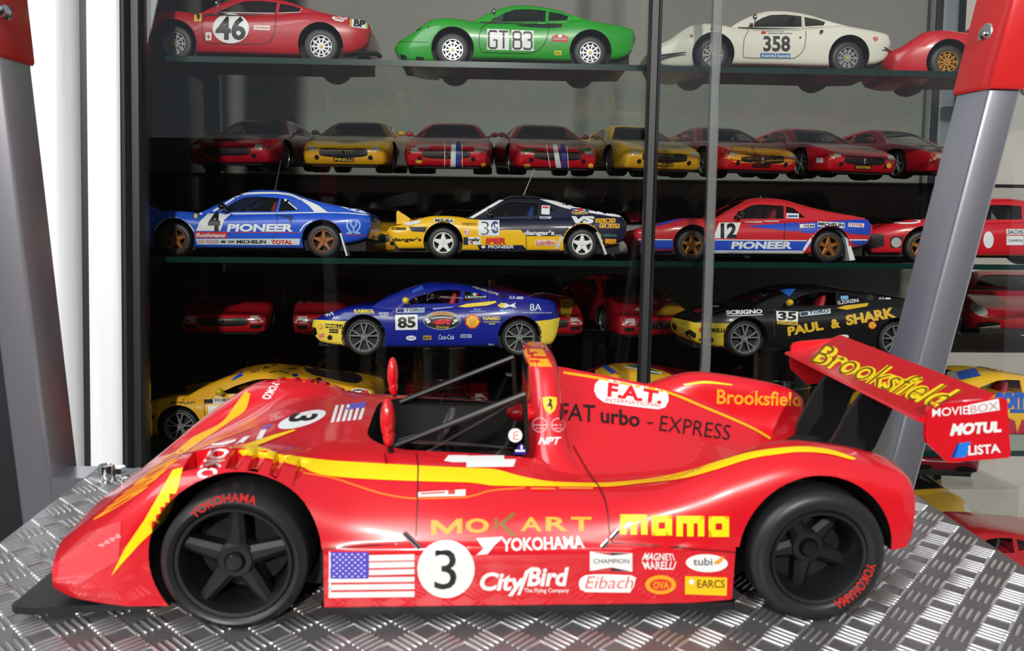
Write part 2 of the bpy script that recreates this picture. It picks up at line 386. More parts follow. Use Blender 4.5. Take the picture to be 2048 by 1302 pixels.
# ------------------------------------------------------------------ stand with the tread plate
HO = WF @ (np.array([(1038 - CX) / F, (1249 - CY) / F, 1]) * 21.6) + CAM
HR = WF @ HF.T
stand = Root('tread_plate_stand', HO, HR, label='metal stand with aluminium tread plate, grey square posts and red plastic caps', cat='stand')
PLATE = noise_mat('plate_metal', (120, 117, 118), (138, 135, 136), 3, .36, .6, .15, r2=.46)
BAR = mat('bar_metal', (222, 220, 218), .3, .9)
put('platform', MB().box((-16.4, -6, -.45), (16.5, 12.45, 0), bev=.1), PLATE, stand.o)
def bar_mesh(l=.74, w=.1, h=.05):
    b = MB(); base = []
    for g, z in ((1, 0), (.93, .45), (.72, .8), (.35, 1)):
        r = []
        for k in range(12):
            a = 2 * math.pi * k / 12; r.append(((l / 2 - w / 2 * (1 - g)) * math.copysign(abs(math.cos(a)) ** .5, math.cos(a)), w / 2 * g * math.copysign(abs(math.sin(a)) ** .8, math.sin(a)), z * h))
        base.append(r)
    return b.rings(base)
barm = bar_mesh().mesh('bar'); smooth(barm, 75); barm.transform(Matrix.Scale(S, 4)); SCALED.add(barm.name); barm.materials.append(BAR)
cells = []
C = .98
for i in range(-17, 18):
    for j in range(-4, 13):
        for k in range(5):
            sgn = -1 if (i + j) % 2 == 0 else 1; a = math.radians(45) * sgn; t = (k - 2) * .185
            x, y = i * C - t * math.sin(a), j * C + .2 + t * math.cos(a)
            if -16.2 < x < 16.3 and y < 12.2: cells.append((x, y, a))
cells.sort(key=lambda c: (c[0] + 1.7) ** 2 + (c[1] + 19.9) ** 2 + (0 if c[1] > -3.4 else 1e4))
rest = MB(); bmv = [v.co / S for v in barm.vertices]; bmf = [tuple(p.vertices) for p in barm.polygons]
for n_, (x, y, a) in enumerate(cells):
    if n_ < 300:
        o = bpy.data.objects.new('tread_bar', barm); COL.objects.link(o); o.parent = stand.o; o.location = (x * S, y * S, 0); o.rotation_euler = (0, 0, a)
    else:
        c, s_ = math.cos(a), math.sin(a); rest.add([(x + v.x * c - v.y * s_, y + v.x * s_ + v.y * c, v.z) for v in bmv], bmf)
tag(put('tread_bars', rest, BAR, stand.o, sm=75), kind='stuff')
POST = noise_mat('grey_metal_paint', (184, 184, 194), (194, 194, 204), 30, .3, .87, stretch=(1, 1, .1))
CAPM = mat('red_plastic', (214, 40, 42), .3, 0, .3)
def rail(xb, xt, side):
    # square tube standing behind the plate corner; xb inner edge at plate level, xt 16.5 cm higher
    lean = (xt - xb) / 16.5; w, y0, y1 = 1.4 * side, 12.5, 14.85; r = .16 * side
    sec = [(0, y0 + .16), (r * .3, y0 + .05), (r, y0), (w - r, y0), (w, y0 + .16), (w, y1 - .16), (w - r, y1), (r, y1), (0, y1 - .16)]
    ring = lambda z, g=0: [(xb + lean * z + (x - w / 2) * (1 + g) + w / 2, (y - 13.7) * (1 + g) + 13.7, z) for x, y in sec]
    return ring
for xb, xt, side in ((17.2, 19.75, 1), (-18.25, -18.95, -1)):
    rg = rail(xb, xt, side)
    put('post', MB().rings([rg(-80), rg(-20), rg(0), rg(20.9)]), POST, stand.o, sm=30)
    put('cross_bar', MB().box((min(xb, 16 * side), 12.55, -2.2), (max(xb, 16 * side), 14, -.5)), POST, stand.o)
    cap = put('corner_cap', MB().rings([rg(16.0, .10), rg(16.15, .16), rg(21, .16), rg(21.5, .1)]), CAPM, stand.o, sm=30)
    # screw in a countersunk washer: on the inner side of the right cap, on the front of the left one
    zc = 18.3
    if side > 0:
        xs = xb + zc * (xt - xb) / 16.5 - .12
        put('washer', MB().lathe([(.0, -.02), (.42, -.02), (.46, .02), (.46, .1)], 24, (xs, 13.6, zc), 'x'), mat('washer_grey', (176, 172, 172), .3, .5), cap)
        put('screw', MB().lathe([(.0, -.16), (.14, -.14), (.2, -.07), (.22, .02)], 16, (xs, 13.6, zc), 'x'), CHROME, cap)
    else:
        sp = stand.at(8, 24, 12.3); xs = sp.x
        put('screw', MB().lathe([(0, -.25), (.16, -.24), (.26, -.12), (.28, 0), (.28, .1)], 20, (xs, 12.3, sp.z), 'y'), CHROME, cap)
    for yy in (-4, 10):
        put('leg', MB().box((side * 15.2 - .7, yy - .7, -96), (side * 15.2 + .7, yy + .7, -.45)), POST, stand.o)
# bolt with nut at the back left corner of the plate
bp = stand.atz(214, 962, 0)
bo = put('bolt', MB().lathe([(0, .62), (.17, .62), (.2, .66), (.27, .66), (.29, .6), (.29, 0), (0, 0)], 24, (bp.x, bp.y, 0), 'z'), CHROME, stand.o)
put('nut', MB().lathe([(.0, .5), (.2, .5), (.24, .45), (.24, 0)], 6, (bp.x + .42, bp.y + .25, 0), 'z'), CHROME, bo)

# ================================================================== the large race car on the plate
HC = (0, 0, 0)
hero = Root('race_car', HO + HR @ np.array([0, 0, .055]), HR, label='large red open-cockpit race car with yellow stripes, rear wing and round number 3', cat='model car')
RED = paint((216, 18, 32)); YEL = (255, 214, 0); ORG = (246, 158, 22)
YC = 5.45
def hero_sections():
    A = 5.45
    K = {
    -13.1: [(4.7,.75),(4.75,.85),(4.8,.95),(4.8,1.05),(4.75,1.2),(4.55,1.35),(3.8,1.5),(3.2,1.5),(2.5,1.4),(1.5,1.35),(0,1.35)],
    -12.3: [(5.0,.6),(5.05,.8),(5.05,1.0),(5.05,1.2),(5.0,1.5),(4.8,1.85),(3.9,2.15),(3.2,2.1),(2.5,1.9),(1.5,1.78),(0,1.78)],
    -11.2: [(5.3,.6),(5.35,.9),(5.35,1.3),(5.3,1.7),(5.2,2.2),(5.0,2.6),(4.0,3.0),(3.2,2.9),(2.5,2.55),(1.5,2.35),(0,2.35)],
    -10.2: [(A,.6),(A,1.0),(A,1.6),(5.42,2.2),(5.35,2.85),(5.1,3.3),(4.1,3.65),(3.2,3.5),(2.5,3.1),(1.5,2.85),(0,2.9)],
    -9.0: [(A,.6),(A,1.2),(A,2),(A,2.8),(5.38,3.5),(5.1,4.0),(4.3,4.25),(3.4,4.1),(2.6,3.65),(1.5,3.4),(0,3.45)],
    -8.0: [(A,.6),(A,1.2),(A,2),(A,2.9),(5.38,3.7),(5.1,4.15),(4.3,4.4),(3.4,4.25),(2.6,3.95),(1.5,3.8),(0,3.85)],
    -6.8: [(A,.6),(A,1.2),(A,2),(A,2.9),(5.38,3.62),(5.1,4.02),(4.3,4.28),(3.5,4.2),(2.7,4.05),(1.6,4.05),(0,4.1)],
    -5.6: [(A,.5),(A,1.2),(A,2.0),(5.42,2.35),(5.3,2.95),(5.05,3.4),(4.5,3.8),(3.7,4.0),(2.8,4.08),(1.6,4.12),(0,4.18)],
    -4.2: [(A,.5),(A,1.2),(A,2.05),(5.35,2.2),(5.2,2.6),(4.95,3.0),(4.5,3.5),(3.9,3.85),(3.1,4.03),(1.6,4.1),(0,4.15)],
    -2.5: [(A,.5),(A,1.2),(A,2.05),(5.34,2.2),(5.15,2.55),(4.9,2.95),(4.5,3.4),(4.0,3.72),(3.1,3.95),(1.6,4.0),(0,4.05)],
    0: [(A,.5),(A,1.2),(A,2.05),(5.34,2.2),(5.15,2.5),(4.95,2.8),(4.6,3.12),(4.1,3.42),(3.1,3.78),(1.6,3.9),(0,4.0)],
    1.3: [(A,.5),(A,1.2),(A,2.05),(5.36,2.18),(5.2,2.48),(5.0,2.8),(4.7,3.08),(4.15,3.32),(3.1,3.5),(1.5,4.5),(0,5.86)],
    2.4: [(A,.5),(A,1.2),(A,2.05),(5.38,2.16),(5.25,2.48),(5.05,2.82),(4.75,3.1),(4.2,3.3),(3.1,3.38),(1.35,4.45),(0,5.68)],
    4.0: [(A,.5),(A,1.2),(A,2.05),(5.4,2.15),(5.35,2.6),(5.2,3.1),(4.8,3.45),(4.2,3.5),(3.0,3.3),(1.35,4.2),(0,5.38)],
    5.8: [(A,.6),(A,1.2),(A,2.0),(A,2.5),(5.42,3.2),(5.25,3.8),(4.8,4.2),(4.1,4.15),(3.2,3.3),(1.3,3.85),(0,4.93)],
    7.5: [(A,1.0),(A,1.6),(A,2.4),(A,3),(5.42,3.7),(5.25,4.3),(4.7,4.66),(3.9,4.55),(3.4,3.0),(1.2,3.3),(0,4.22)],
    9.0: [(A,1.6),(A,2.1),(A,2.7),(A,3.2),(5.4,3.8),(5.2,4.25),(4.7,4.5),(3.9,4.4),(3.45,2.6),(1.2,2.75),(0,3.36)],
    10.1: [(5.4,1.95),(5.42,2.3),(5.42,2.8),(5.4,3.2),(5.35,3.65),(5.15,4.02),(4.7,4.25),(3.9,4.18),(3.45,2.5),(1.3,2.45),(0,2.7)],
    10.6: [(5.38,2.05),(5.4,2.4),(5.4,2.8),(5.37,3.2),(5.3,3.6),(5.1,3.9),(4.7,4.06),(3.9,4.0),(3.4,2.7),(1.3,2.5),(0,2.6)],
    10.78: [(5.3,2.3),(5.32,2.6),(5.32,2.9),(5.3,3.2),(5.2,3.5),(5.0,3.75),(4.6,3.9),(3.95,3.85),(3.4,2.7),(1.3,2.5),(0,2.55)]}
    xs = sorted(K); fv = [pchip([(x, K[x][i][0]) for x in xs]) for i in range(11)]; fz = [pchip([(x, K[x][i][1]) for x in xs]) for i in range(11)]
    rings = []
    for x in np.concatenate([np.linspace(-13.1, -4, 44), np.linspace(-3.7, 5, 26), np.linspace(5.25, 10.6, 24), [10.78]]):
        half = spline([(fv[i](x), fz[i](x)) for i in range(11)], 44)
        fade = min(max((-9.5 - x) / 3.6, 0), 1)
        tl = .8 * min(max((x - 9.3) / 1.4, 0), 1); pt = lambda v, z, s: (x + .75 * fade * (v / 4.8) ** 2 + (tl * max(0, 1 - abs(v - 3.85) / 1.1) if s > 0 else 0), YC + s * v, z)
        rings.append([pt(p[0], p[1], -1) for p in half] + [pt(p[0], p[1], 1) for p in half[-2::-1]])
    return rings
body = MB().rings(hero_sections()).mesh('hero_body')
FW, RW, WR = (-7.39, 1.87), (8.03, 1.88), 1.87
for (wx, wz), r in (((FW[0], 1.93), 2.2), ((RW[0], 1.95), 2.14)):
    d_ = 2.6 if wx < 0 else 1.35
    for y0, y1 in ((-1, d_), (2 * YC - d_, 2 * YC + 1)):
        body = boolean(body, MB().lathe([(r, y0), (r, y0 + 1.3), (1.99, y0 + 2.3), (1.99, y1)] if y0 < 0 else [(1.99, y0), (1.99, y1 - 2.3), (r, y1 - 1.3), (r, y1)], 56, (wx, 0, wz), 'y', mi=1, cap=True).mesh())
for xa, xb in ((-7.6, -5.16), (5.8, 8.2)):
    for y0, y1 in ((-1, 1.35), (2 * YC - 1.35, 2 * YC + 1)):
        body = boolean(body, MB().box((xa, y0, -1), (xb, y1, 2.12), mi=1).mesh())
# open cockpit
def rrect(x0, x1, v, r0, r1, n=8):
    o = []
    for cx, cv, a0, r in ((x1 - r1, v - r1, 0, r1), (x0 + r0, v - r0, 90, r0), (x0 + r0, -v + r0, 180, r0), (x1 - r1, -v + r1, 270, r1)):
        for k in range(n + 1):
            a = math.radians(a0 + 90 * k / n); o.append((cx + r * math.cos(a), YC + cv + r * math.sin(a)))
    return o
body = boolean(body, MB().prism(rrect(-4.45, .75, 2.95, 1.5, .4), 1.2, 8, 'z', mi=1).mesh())
# louvres over the front wheels
for x in (-8.8, -8.25, -7.7, -7.15, -6.6, -6.0):
    for c in (YC - 4.47, YC + 4.47):
        h = 4.33 - .09 * max(0, x + 7.2) ** 2 - .11 * max(0, -7.6 - x) ** 2
        tri = lambda y, g: [(x, y, h - .36 + g), (x + .12, y, h - .38 + g), (x + .46, y, h + .14), (x + .46, y, 5.2), (x, y, 5.2)]
        s0 = -1 if c < YC else 1
        body = boolean(body, MB().rings([tri(c - .55, -.22 if s0 < 0 else 0), tri(c, 0), tri(c + .55, 0 if s0 < 0 else -.22)]).mesh())
bo_ = put('bodywork', body.copy(), [RED, DARK], hero.o, sm=40)
# roll hoop fairing with the air intake
def sup(x0, x1, v, z, n=28, e=.55):
    o = []
    for k in range(n):
        a = 2 * math.pi * k / n; c, s_ = math.cos(a), math.sin(a)
        o.append(((x0 + x1) / 2 + (x1 - x0) / 2 * math.copysign(abs(c) ** e, c), YC + v * math.copysign(abs(s_) ** e, s_), z))
    return o
tower = MB().rings([sup(.35, 2.9, 3.6, 3.0), sup(.40, 2.3, 3.3, 3.4), sup(.45, 1.85, 2.9, 3.75), sup(.46, 1.68, 2.65, 4.2), sup(.46, 1.6, 2.4, 4.7), sup(.44, 1.55, 2.15, 5.2), sup(.42, 1.5, 1.9, 5.7), sup(.4, 1.42, 1.7, 6.05), sup(.42, 1.32, 1.5, 6.3), sup(.52, 1.2, 1.25, 6.42)]).mesh()
tower = boolean(tower, MB().box((-.5, YC - 1.15, 5.55), (1.0, YC + 1.15, 6.15), mi=1).mesh())
put('roll_hoop_fairing', tower.copy(), [RED, DARK], hero.o, sm=50)
# nose splitter and floor
spl = [(-13.15, YC), (-13.2, YC - 2.5), (-13.35, .5), (-13.2, .38), (-12.7, .3), (-9.8, .55), (-9.8, 2 * YC - .55), (-12.7, 2 * YC - .3), (-13.35, 2 * YC - .5), (-13.2, YC + 2.5)]
put('front_splitter', MB().prism(spl, .22, .42, 'z'), mat('carbon_black', (18, 18, 19), .5), hero.o, sm=20)
put('underbody', MB().box((-9.6, 2.3, .3), (9.6, 2 * YC - 2.3, .9)).box((-5.25, .0, .3), (5.9, 2 * YC, .52)).box((9, 3.2, .8), (10.9, 2 * YC - 3.2, 2.4)), PLASTIC, hero.o, sm=0)
# cockpit
put('seat', MB().rings([sup(-2.2, .2, .8, 1.3), sup(-1.6, .4, .8, 2.2), sup(-.3, .6, .75, 3.4), sup(.15, .6, .5, 4.4)]), PLASTIC, hero.o)
sw = MB(); ring = [(-2.1 + .28 * math.sin(t * 2 * math.pi / 24) * .9, YC + .72 * math.cos(t * 2 * math.pi / 24), 3.75 + .6 * math.sin(t * 2 * math.pi / 24)) for t in range(25)]
put('steering_wheel', sw.tube(ring, .09, 8).tube([(-2.1, YC - .6, 3.75), (-2.1, YC + .6, 3.75)], .06).tube([(-2.1, YC, 3.75), (-3.6, YC, 3.3)], .1), mat('grey_rubber', (74, 72, 74), .5), hero.o)
put('headrest', MB().ball((.3, YC - 1.6, 4.75), (.55, .38, .28)), RED, hero.o)
# side screens of clear plastic in black tube frames
TUBE = mat('black_tube', (20, 19, 20), .35)
for s_ in (-1, 1):
    y = YC + s_ * 2.62
    a, b, c = (-3.75, y, 3.92), (.26, y, 5.6), (.36, y, 3.85)
    fr = put('screen_frame', MB().tube([a, b], .1).tube([(b[0] - .02, y, b[2]), c], .07), TUBE, hero.o)
    put('screen_pane', MB().box((0, 0, 0), (0, 0, 0)) if 0 else MB().prism([(a[0], a[2]), (c[0], c[2]), (b[0], b[2])], y - .02, y + .02, 'y'), glass('screen_plastic', (.66, .64, .64), 1.2), fr, sm=0)
put('cross_brace', MB().tube([(-3.2, YC - 2.1, 3.3), (-1.2, YC - 2.0, 4.45), (.3, YC - 1.9, 5.3)], .05), mat('grey_tube', (92, 88, 88), .4), hero.o)
# mirrors
for (x, y, z), r in (((-3.68, 2.2, 4.95), (.21, .34, .62)), ((-4.05, 8.5, 4.8), (.2, .32, .62))):
    m_ = put('mirror', MB().ball((x, y, z + .05), r).ball((x + .03, y, z - .42), (.17, .27, .32)), RED, hero.o)
    put('mirror_stalk', MB().tube([(x + .02, y, z - .5), (x + .12, y + (.15 if y < 5 else -.1), z - 1.2)], [.1, .075]), PLASTIC, m_)
# wing
ty, ly = .8, 2 * YC - .9
def wing_sec(y):
    ch = [(10.95, 5.42), (11.0, 5.5), (11.6, 5.62), (12.3, 5.83), (13.1, 6.2), (13.13, 6.17), (12.4, 5.68), (11.6, 5.42), (11.1, 5.36)]
    return [(x, y, z) for x, z in ch]
wing = MB().rings([wing_sec(y) for y in np.linspace(ty, ly, 14)]); wing_me = wing.mesh()
put('wing_plane', wing_me.copy(), RED, hero.o, sm=40)
ep = [hero.at(x, y, ty) for x, y in [(1858.6, 811), (1880, 806), (2003, 795), (2011, 800), (2018, 908), (2014, 914), (1893, 924), (1852, 886), (1848, 870), (1852, 822)]]
ep2 = [(p.x, p.z) for p in ep]; eps = []
for y0, s_ in ((ty, -1), (ly, 1)):
    b = MB().prism(ep2, y0 - .07, y0 + .07, 'y').mesh(); eps.append(b); put('wing_endplate', b.copy(), RED, hero.o, sm=20)
for y in (4.2, 6.7):
    put('wing_support', MB().prism([(10.1, 2.5), (10.9, 2.4), (11.7, 3.6), (12.2, 5.0), (12.6, 5.72), (11.6, 5.44), (11.15, 5.38), (10.7, 4.7), (10.2, 3.6)], y - .09, y + .09, 'y'), mat('support_black', (17, 16, 18), .4), hero.o, sm=10)
put('gearbox_fairing', MB().rings([sup(8.3, 9.2, 1.0, 2.4), sup(8.6, 10.9, .9, 2.6), sup(9.2, 11, .7, 3.1), sup(9.6, 10.6, .5, 3.4)]), DARK, hero.o)
# wheels
TYRE = mat('race_tyre', (30, 30, 31), .42)
for i, (wx, wz) in enumerate((FW, RW)):
    for side in (0, 1):
        w_ = 2.3 if i == 0 else 1.2
        yo = -.3
        m_ = (lambda y: yo + y) if side == 0 else (lambda y: 2 * YC - yo - y)
        R0 = 1.49 if i == 0 else 1.32
        prof_ = [(R0, .16), (R0 + .05, .05), (R0 + .16, .0), (WR - .2, .02), (WR - .05, .1), (WR, .24), (WR, w_ - .3), (WR - .1, w_), (R0, w_)]
        t_ = put('wheel', MB().lathe([(r, m_(y)) for r, y in prof_], 56, (wx, 0, wz), 'y'), TYRE, hero.o, sm=50)
        deep = .18 if i == 0 else .75
        rim = MB().lathe([(R0 + .02, m_(.14)), (R0 - .02, m_(.06)), (R0 - .1, m_(.08)), (R0 - .16, m_(.25)), (R0 - .2, m_(deep + .3)), (R0 - .22, m_(2.0))], 48, (wx, 0, wz), 'y')
        rim.lathe([(0, m_(deep)), (.42, m_(deep + .02)), (.5, m_(deep + .12)), (.5, m_(deep + .5))], 28, (wx, 0, wz), 'y')
        rot = 8 if i == 0 else 40
        for k in range(5):
            a = math.radians(rot + 72 * k + 80); c, s2 = math.cos(a), math.sin(a)
            pt = lambda r, w: (wx + r * c - w * s2, wz + r * s2 + w * c)
            rim.rings([[(pt(r, w)[0], m_(dy), pt(r, w)[1]) for r, w in ((.3, -h0), (R0 - .12, -h1), (R0 - .12, h1), (.3, h0))] for dy, h0, h1 in ((deep + .45, .26, .17), (deep + .16, .26, .17), (deep + .06, .12, .05))])
        ri = put('rim', rim, mat('rim_black', (20, 20, 21), .45), t_, sm=30)
        put('brake_disc', MB().lathe([(0, m_(1.25)), (1.2, m_(1.25)), (1.2, m_(1.45)), (0, m_(1.45))], 28, (wx, 0, wz), 'y'), mat('disc_dark', (30, 28, 28), .5, .3), t_, sm=30)
        put('hub_nut', MB().lathe([(0, m_(deep - .1)), (.2, m_(deep - .1)), (.27, m_(deep - .02)), (.3, m_(deep + .1))], 20, (wx, 0, wz), 'y'), mat('nut_black', (18, 17, 18), .15), t_, sm=30)
# silver clips that hold the body panels
for a, b in (((808, 1066), (839, 1096)), ((1236, 1060), (1222, 1076)), ((1216, 1080), (1203, 1094))):
    pa, pb = hero.at(*a, .06), hero.at(*b, .02)
    put('body_clip', MB().tube([pa, pb], .07, 10), CHROME, hero.o)
HB = bvh_of(body, tower); WB = bvh_of(wing_me, eps[0])

# ------------------------------------------------------------------ print on the race car
def hs(name, rgb, shapes, **k):
    return sticker(hero, k.pop('bvh', HB), name, rgb, shapes, **dict(dict(step=9, lift=.012), **k))
up = curve([(514, 893), (560, 908), (600, 915), (660, 922), (760, 928), (832, 932), (941, 937), (985, 939), (1040, 953), (1113, 965), (1193, 967), (1285, 960), (1366, 945), (1432, 925), (1508, 904), (1559, 897), (1603, 894), (1654, 899), (1712, 918)], 60)
lo = curve([(486, 911), (526, 916), (568, 926), (604, 936), (640, 950), (720, 958), (833, 963), (941, 966), (985, 972), (1040, 973), (1138, 974), (1203, 975), (1285, 968), (1366, 958), (1432, 940), (1508, 917), (1559, 909), (1600, 905), (1644, 907), (1706, 921)], 60)
hs('side_stripe', YEL, [BAND(up, lo, 90), P((477, 902), (500, 887), (544, 872), (588, 860), (592, 862), (550, 878), (514, 893), (486, 911))], layer=2, jump=2.5, step=5)
hs('nose_stripe', YEL, P((223, 1152), (250, 1097), (289, 1040), (320, 986), (346, 940), (366, 935), (358, 970), (343, 1016), (327, 1043), (281, 1086), (243, 1128)))
hs('far_nose_stripe', (246, 176, 10), BAND([(350, 905), (385, 876), (442, 846), (481, 796), (494, 780)], [(356, 916), (392, 890), (462, 842), (492, 819), (501, 788)]))
hs('stripe_outline', (238, 120, 30), STRIP(curve([(606, 946), (660, 955), (720, 974), (775, 990), (830, 997), (929, 995), (985, 981), (1050, 976)], 24), 3.5))
hs('nose_lettering', ORG, T('momo', 0, 0, 0, 0, bold=.03, quad=[(330, 915), (172, 1052), (285, 985), (400, 880)]), jump=1.5)
hs('fender_lettering', WHITE, T('YOKO', 0, 0, 0, 0, bold=.03, quad=[(428, 880), (390, 956), (428, 958), (474, 878)]), jump=1.5)
hs('fender_lettering', WHITE, T('YOKO', 0, 0, 0, 0, bold=.03, quad=[(548, 762), (522, 797), (540, 800), (560, 768)]), jump=1.5)
hs('small_flag_print', WHITE, [P((468, 892), (478, 894), (501, 872), (488, 874)), P((512, 880), (524, 878), (534, 859), (522, 861))])
hs('small_flag_print', (96, 86, 190), P((524, 857), (530, 860), (546, 850), (538, 849)))
hs('number_roundel', WHITE, ELL(604, 839.5, 50, 13.5, 16.6))
hs('number_print', BLACK, T('3', 0, 0, 0, 0, bold=.03, quad=[(585, 828), (571, 846), (628, 842), (638, 828)]), layer=2)
hs('flag_canton', (96, 92, 190), P((694, 809), (733, 804), (728, 817), (692, 820)))
hs('flag_stripes', WHITE, [P((661 + 11 * i, 846 - 1.2 * i), (668 + 11 * i, 845 - 1.2 * i), ((677.5 if i < 3 else 673) + 11.4 * i, 811 - i if i < 3 else 818 - .5 * i), ((671.5 if i < 3 else 667) + 11.4 * i, 811 - i if i < 3 else 819 - .5 * i)) for i in range(6)])
# big flag on the sill
hs('flag_stripes', WHITE, [P((738, y0), (829, y0 - 2), (829, y1 - 2), (738, y1)) for y0, y1 in ((1110, 1122), (1124.5, 1136), (1139.5, 1150))] +
   [P((657, y0), (829, y0 - 2), (829, y1 - 2), (657, y1)) for y0, y1 in ((1155, 1165), (1169, 1180), (1184, 1195.5))] + [BOX(658, 1103, 662, 1190)])
hs('flag_canton', (84, 72, 190), P((661, 1103.5), (738, 1104), (737, 1157), (661, 1157)))
hs('flag_stars', (214, 206, 246), [ELL(668 + 12.2 * i + (6 if j % 2 else 0), 1108 + 5.5 * j, 2.6, 2.0, 0, 6) for j in range(9) for i in range(6) if not (j % 2 and i == 5)], layer=2, step=40)
hs('number_roundel', WHITE, ELL(892, 1138, 57.5, 58))
hs('number_print', BLACK, T('3', 868.7, 1098, 912.8, 1178, bold=.0), layer=2)
hs('lettering', (248, 166, 34), [P((862.5, 1040), (873, 1040), (894, 1058), (913, 1038), (924, 1037), (924, 1066), (914, 1067), (914, 1050), (897, 1068), (891, 1068), (873, 1052), (873, 1069), (862.5, 1070)), T('O', 931, 1037, 978, 1066, bold=.035), T('A', 1041, 1034.7, 1084, 1062.6, bold=.02), T('R', 1091.5, 1034, 1135.6, 1062, bold=.025), T('T', 1142, 1034, 1183, 1062, bold=.03)])
hs('lettering', (140, 96, 14), [BOX(989, 1037, 996, 1060), P((997, 1048), (1024, 1026), (1033, 1027), (1008, 1049), (1032, 1068), (1030, 1073), (1022, 1071))])
hs('tyre_maker_mark', WHITE, P((952, 1076.5), (1007, 1073.5), (988, 1092), (975, 1108), (952, 1110), (967, 1097), (962, 1091)))
hs('lettering', WHITE, T('YOKOHAMA', 0, 0, 0, 0, bold=.03, quad=[(1003, 1103), (1170, 1097), (1166, 1071), (1003, 1077)]))
hs('lettering', WHITE, [T('City', 960, 1144, 1050, 1192, bold=.035, shear=.2), T('Bird', 1054, 1134, 1138, 1172, bold=.035, shear=.2), P((1034, 1190), (1040, 1190), (1058, 1145), (1066, 1138), (1062, 1134), (1050, 1142)), T('The Flying Company', 1048, 1176, 1138, 1187, bold=.01)])
hs('spark_plug_label', WHITE, P((1179.6, 1102.4), (1264.5, 1106), (1264.5, 1143), (1179.6, 1141)))
hs('spark_plug_mark', (200, 60, 60), [P((1184, 1103), (1222, 1104.5), (1222, 1110)), P((1184, 1140.5), (1222, 1134), (1222, 1141.5))], layer=2)
hs('spark_plug_mark', (60, 30, 34), [P((1222, 1104.5), (1262, 1106.5), (1222, 1110)), P((1222, 1134), (1262, 1142), (1222, 1141.5))], layer=2)
hs('lettering', (70, 60, 62), T('CHAMPION', 1187, 1117, 1258, 1126, bold=.0), layer=2)
hs('spring_maker_label', WHITE, P((1157, 1168), (1160, 1157), (1170, 1150), (1190, 1148), (1215, 1148), (1262, 1150), (1272, 1155), (1268, 1172), (1260, 1185), (1172, 1184), (1160, 1178)))
hs('lettering', (232, 66, 66), T('Eibach', 1170, 1152, 1266, 1176, bold=-.012, shear=.25), layer=2)
hs('lettering', WHITE, [T('MAGNETI', 0, 0, 0, 0, bold=.02, quad=[(1283, 1120), (1350, 1121), (1345, 1107), (1290, 1105)]), T('MARELLI', 0, 0, 0, 0, bold=.02, quad=[(1290, 1138), (1347, 1139), (1353, 1123), (1283, 1122)])])
hs('pipe_maker_label', WHITE, ELL(1413.4, 1126, 42, 18, -2)); hs('lettering', (96, 88, 88), T('tubi', 1386, 1115, 1424, 1130, bold=.01), layer=2)
hs('bird_mark', (246, 160, 50), P((1427, 1124), (1436, 1118), (1446, 1110), (1445, 1120), (1438, 1127), (1430, 1128)), layer=2)
hs('oval_label', (248, 166, 34), ELL(1321, 1169, 31, 19)); hs('oval_label_inner', (222, 60, 34), ELL(1321, 1169, 22, 12), layer=2); hs('lettering', (248, 166, 34), T('OVA', 1306, 1162, 1337, 1176, bold=.02), layer=3)
hs('radio_maker_label', (252, 200, 24), P((1370, 1152), (1454, 1155), (1453, 1191), (1370, 1188))); hs('lettering', (90, 60, 14), T('EARCS', 1394, 1159, 1449, 1175, bold=.01), layer=2)
hs('ball_mark', WHITE, ELL(1382.7, 1163, 5), layer=2)
def m_let(x0, x1, y0, y1):
    w = (x1 - x0); t = w * .235
    return [BOX(x0, y0, x1, y0 + .36 * (y1 - y0)), BOX(x0, y0, x0 + t, y1), BOX(x0 + w / 2 - t / 2, y0, x0 + w / 2 + t / 2, y1), BOX(x1 - t, y0, x1, y1)]
def o_let(x0, x1, y0, y1):
    t = (x1 - x0) * .34
    return [BOX(x0, y0, x1, y0 + t), BOX(x0, y1 - t, x1, y1), BOX(x0, y0, x0 + t, y1), BOX(x1 - t, y0, x1, y1)]
hs('lettering', (255, 226, 10), m_let(1240, 1295, 1029, 1069) + o_let(1303, 1344, 1030.5, 1071) + m_let(1352.6, 1408.5, 1031.5, 1072.5) + o_let(1417, 1458, 1032.5, 1073.5))
hs('sponsor_plate', WHITE, P((1188, 782), (1190, 768), (1199, 759), (1212, 757), (1280, 771), (1327, 780), (1336, 788), (1337, 802), (1330, 815), (1316, 819), (1255, 812), (1208, 805), (1194, 795)))
hs('lettering', (222, 16, 30), [T('F.A.T.', 0, 0, 0, 0, bold=.04, quad=[(1214, 794), (1322, 809), (1326, 784), (1216, 765)]), T('INTERNATIONAL', 0, 0, 0, 0, bold=-.005, quad=[(1210, 804), (1322, 815), (1323, 808), (1211, 796)])], layer=2)
hs('lettering', BLACK, [T('FAT', 0, 0, 0, 0, bold=.01, quad=[(1118, 840), (1190, 845), (1190, 811), (1122, 806)]), T('urbo', 0, 0, 0, 0, bold=.018, quad=[(1201, 846), (1279, 855), (1279, 824), (1201, 815)]), T('-', 1294, 845, 1306, 848), T('EXPRESS', 0, 0, 0, 0, bold=-.005, quad=[(1318, 862), (1458, 881), (1462, 851), (1322, 831)])], layer=2)
hs('spine_stripe', (240, 176, 10), STRIP(curve([(1118, 744), (1200, 757), (1264, 771), (1325, 782), (1407, 814), (1508, 858), (1548, 882)], 30), 5))
hs('lettering', ORG, T('Brooksfield', 0, 0, 0, 0, bold=.02, quad=[(1433, 808), (1601, 813), (1602, 785), (1434, 778)]), jump=1.5)
hs('far_fender_stripe', YEL, BAND([(1366, 768), (1410, 762), (1462, 768)], [(1370, 771), (1410, 767), (1466, 771)]), jump=3)
hs('intake_stripe', ORG, P((1062, 733), (1104, 734), (1086, 699), (1044, 697)))
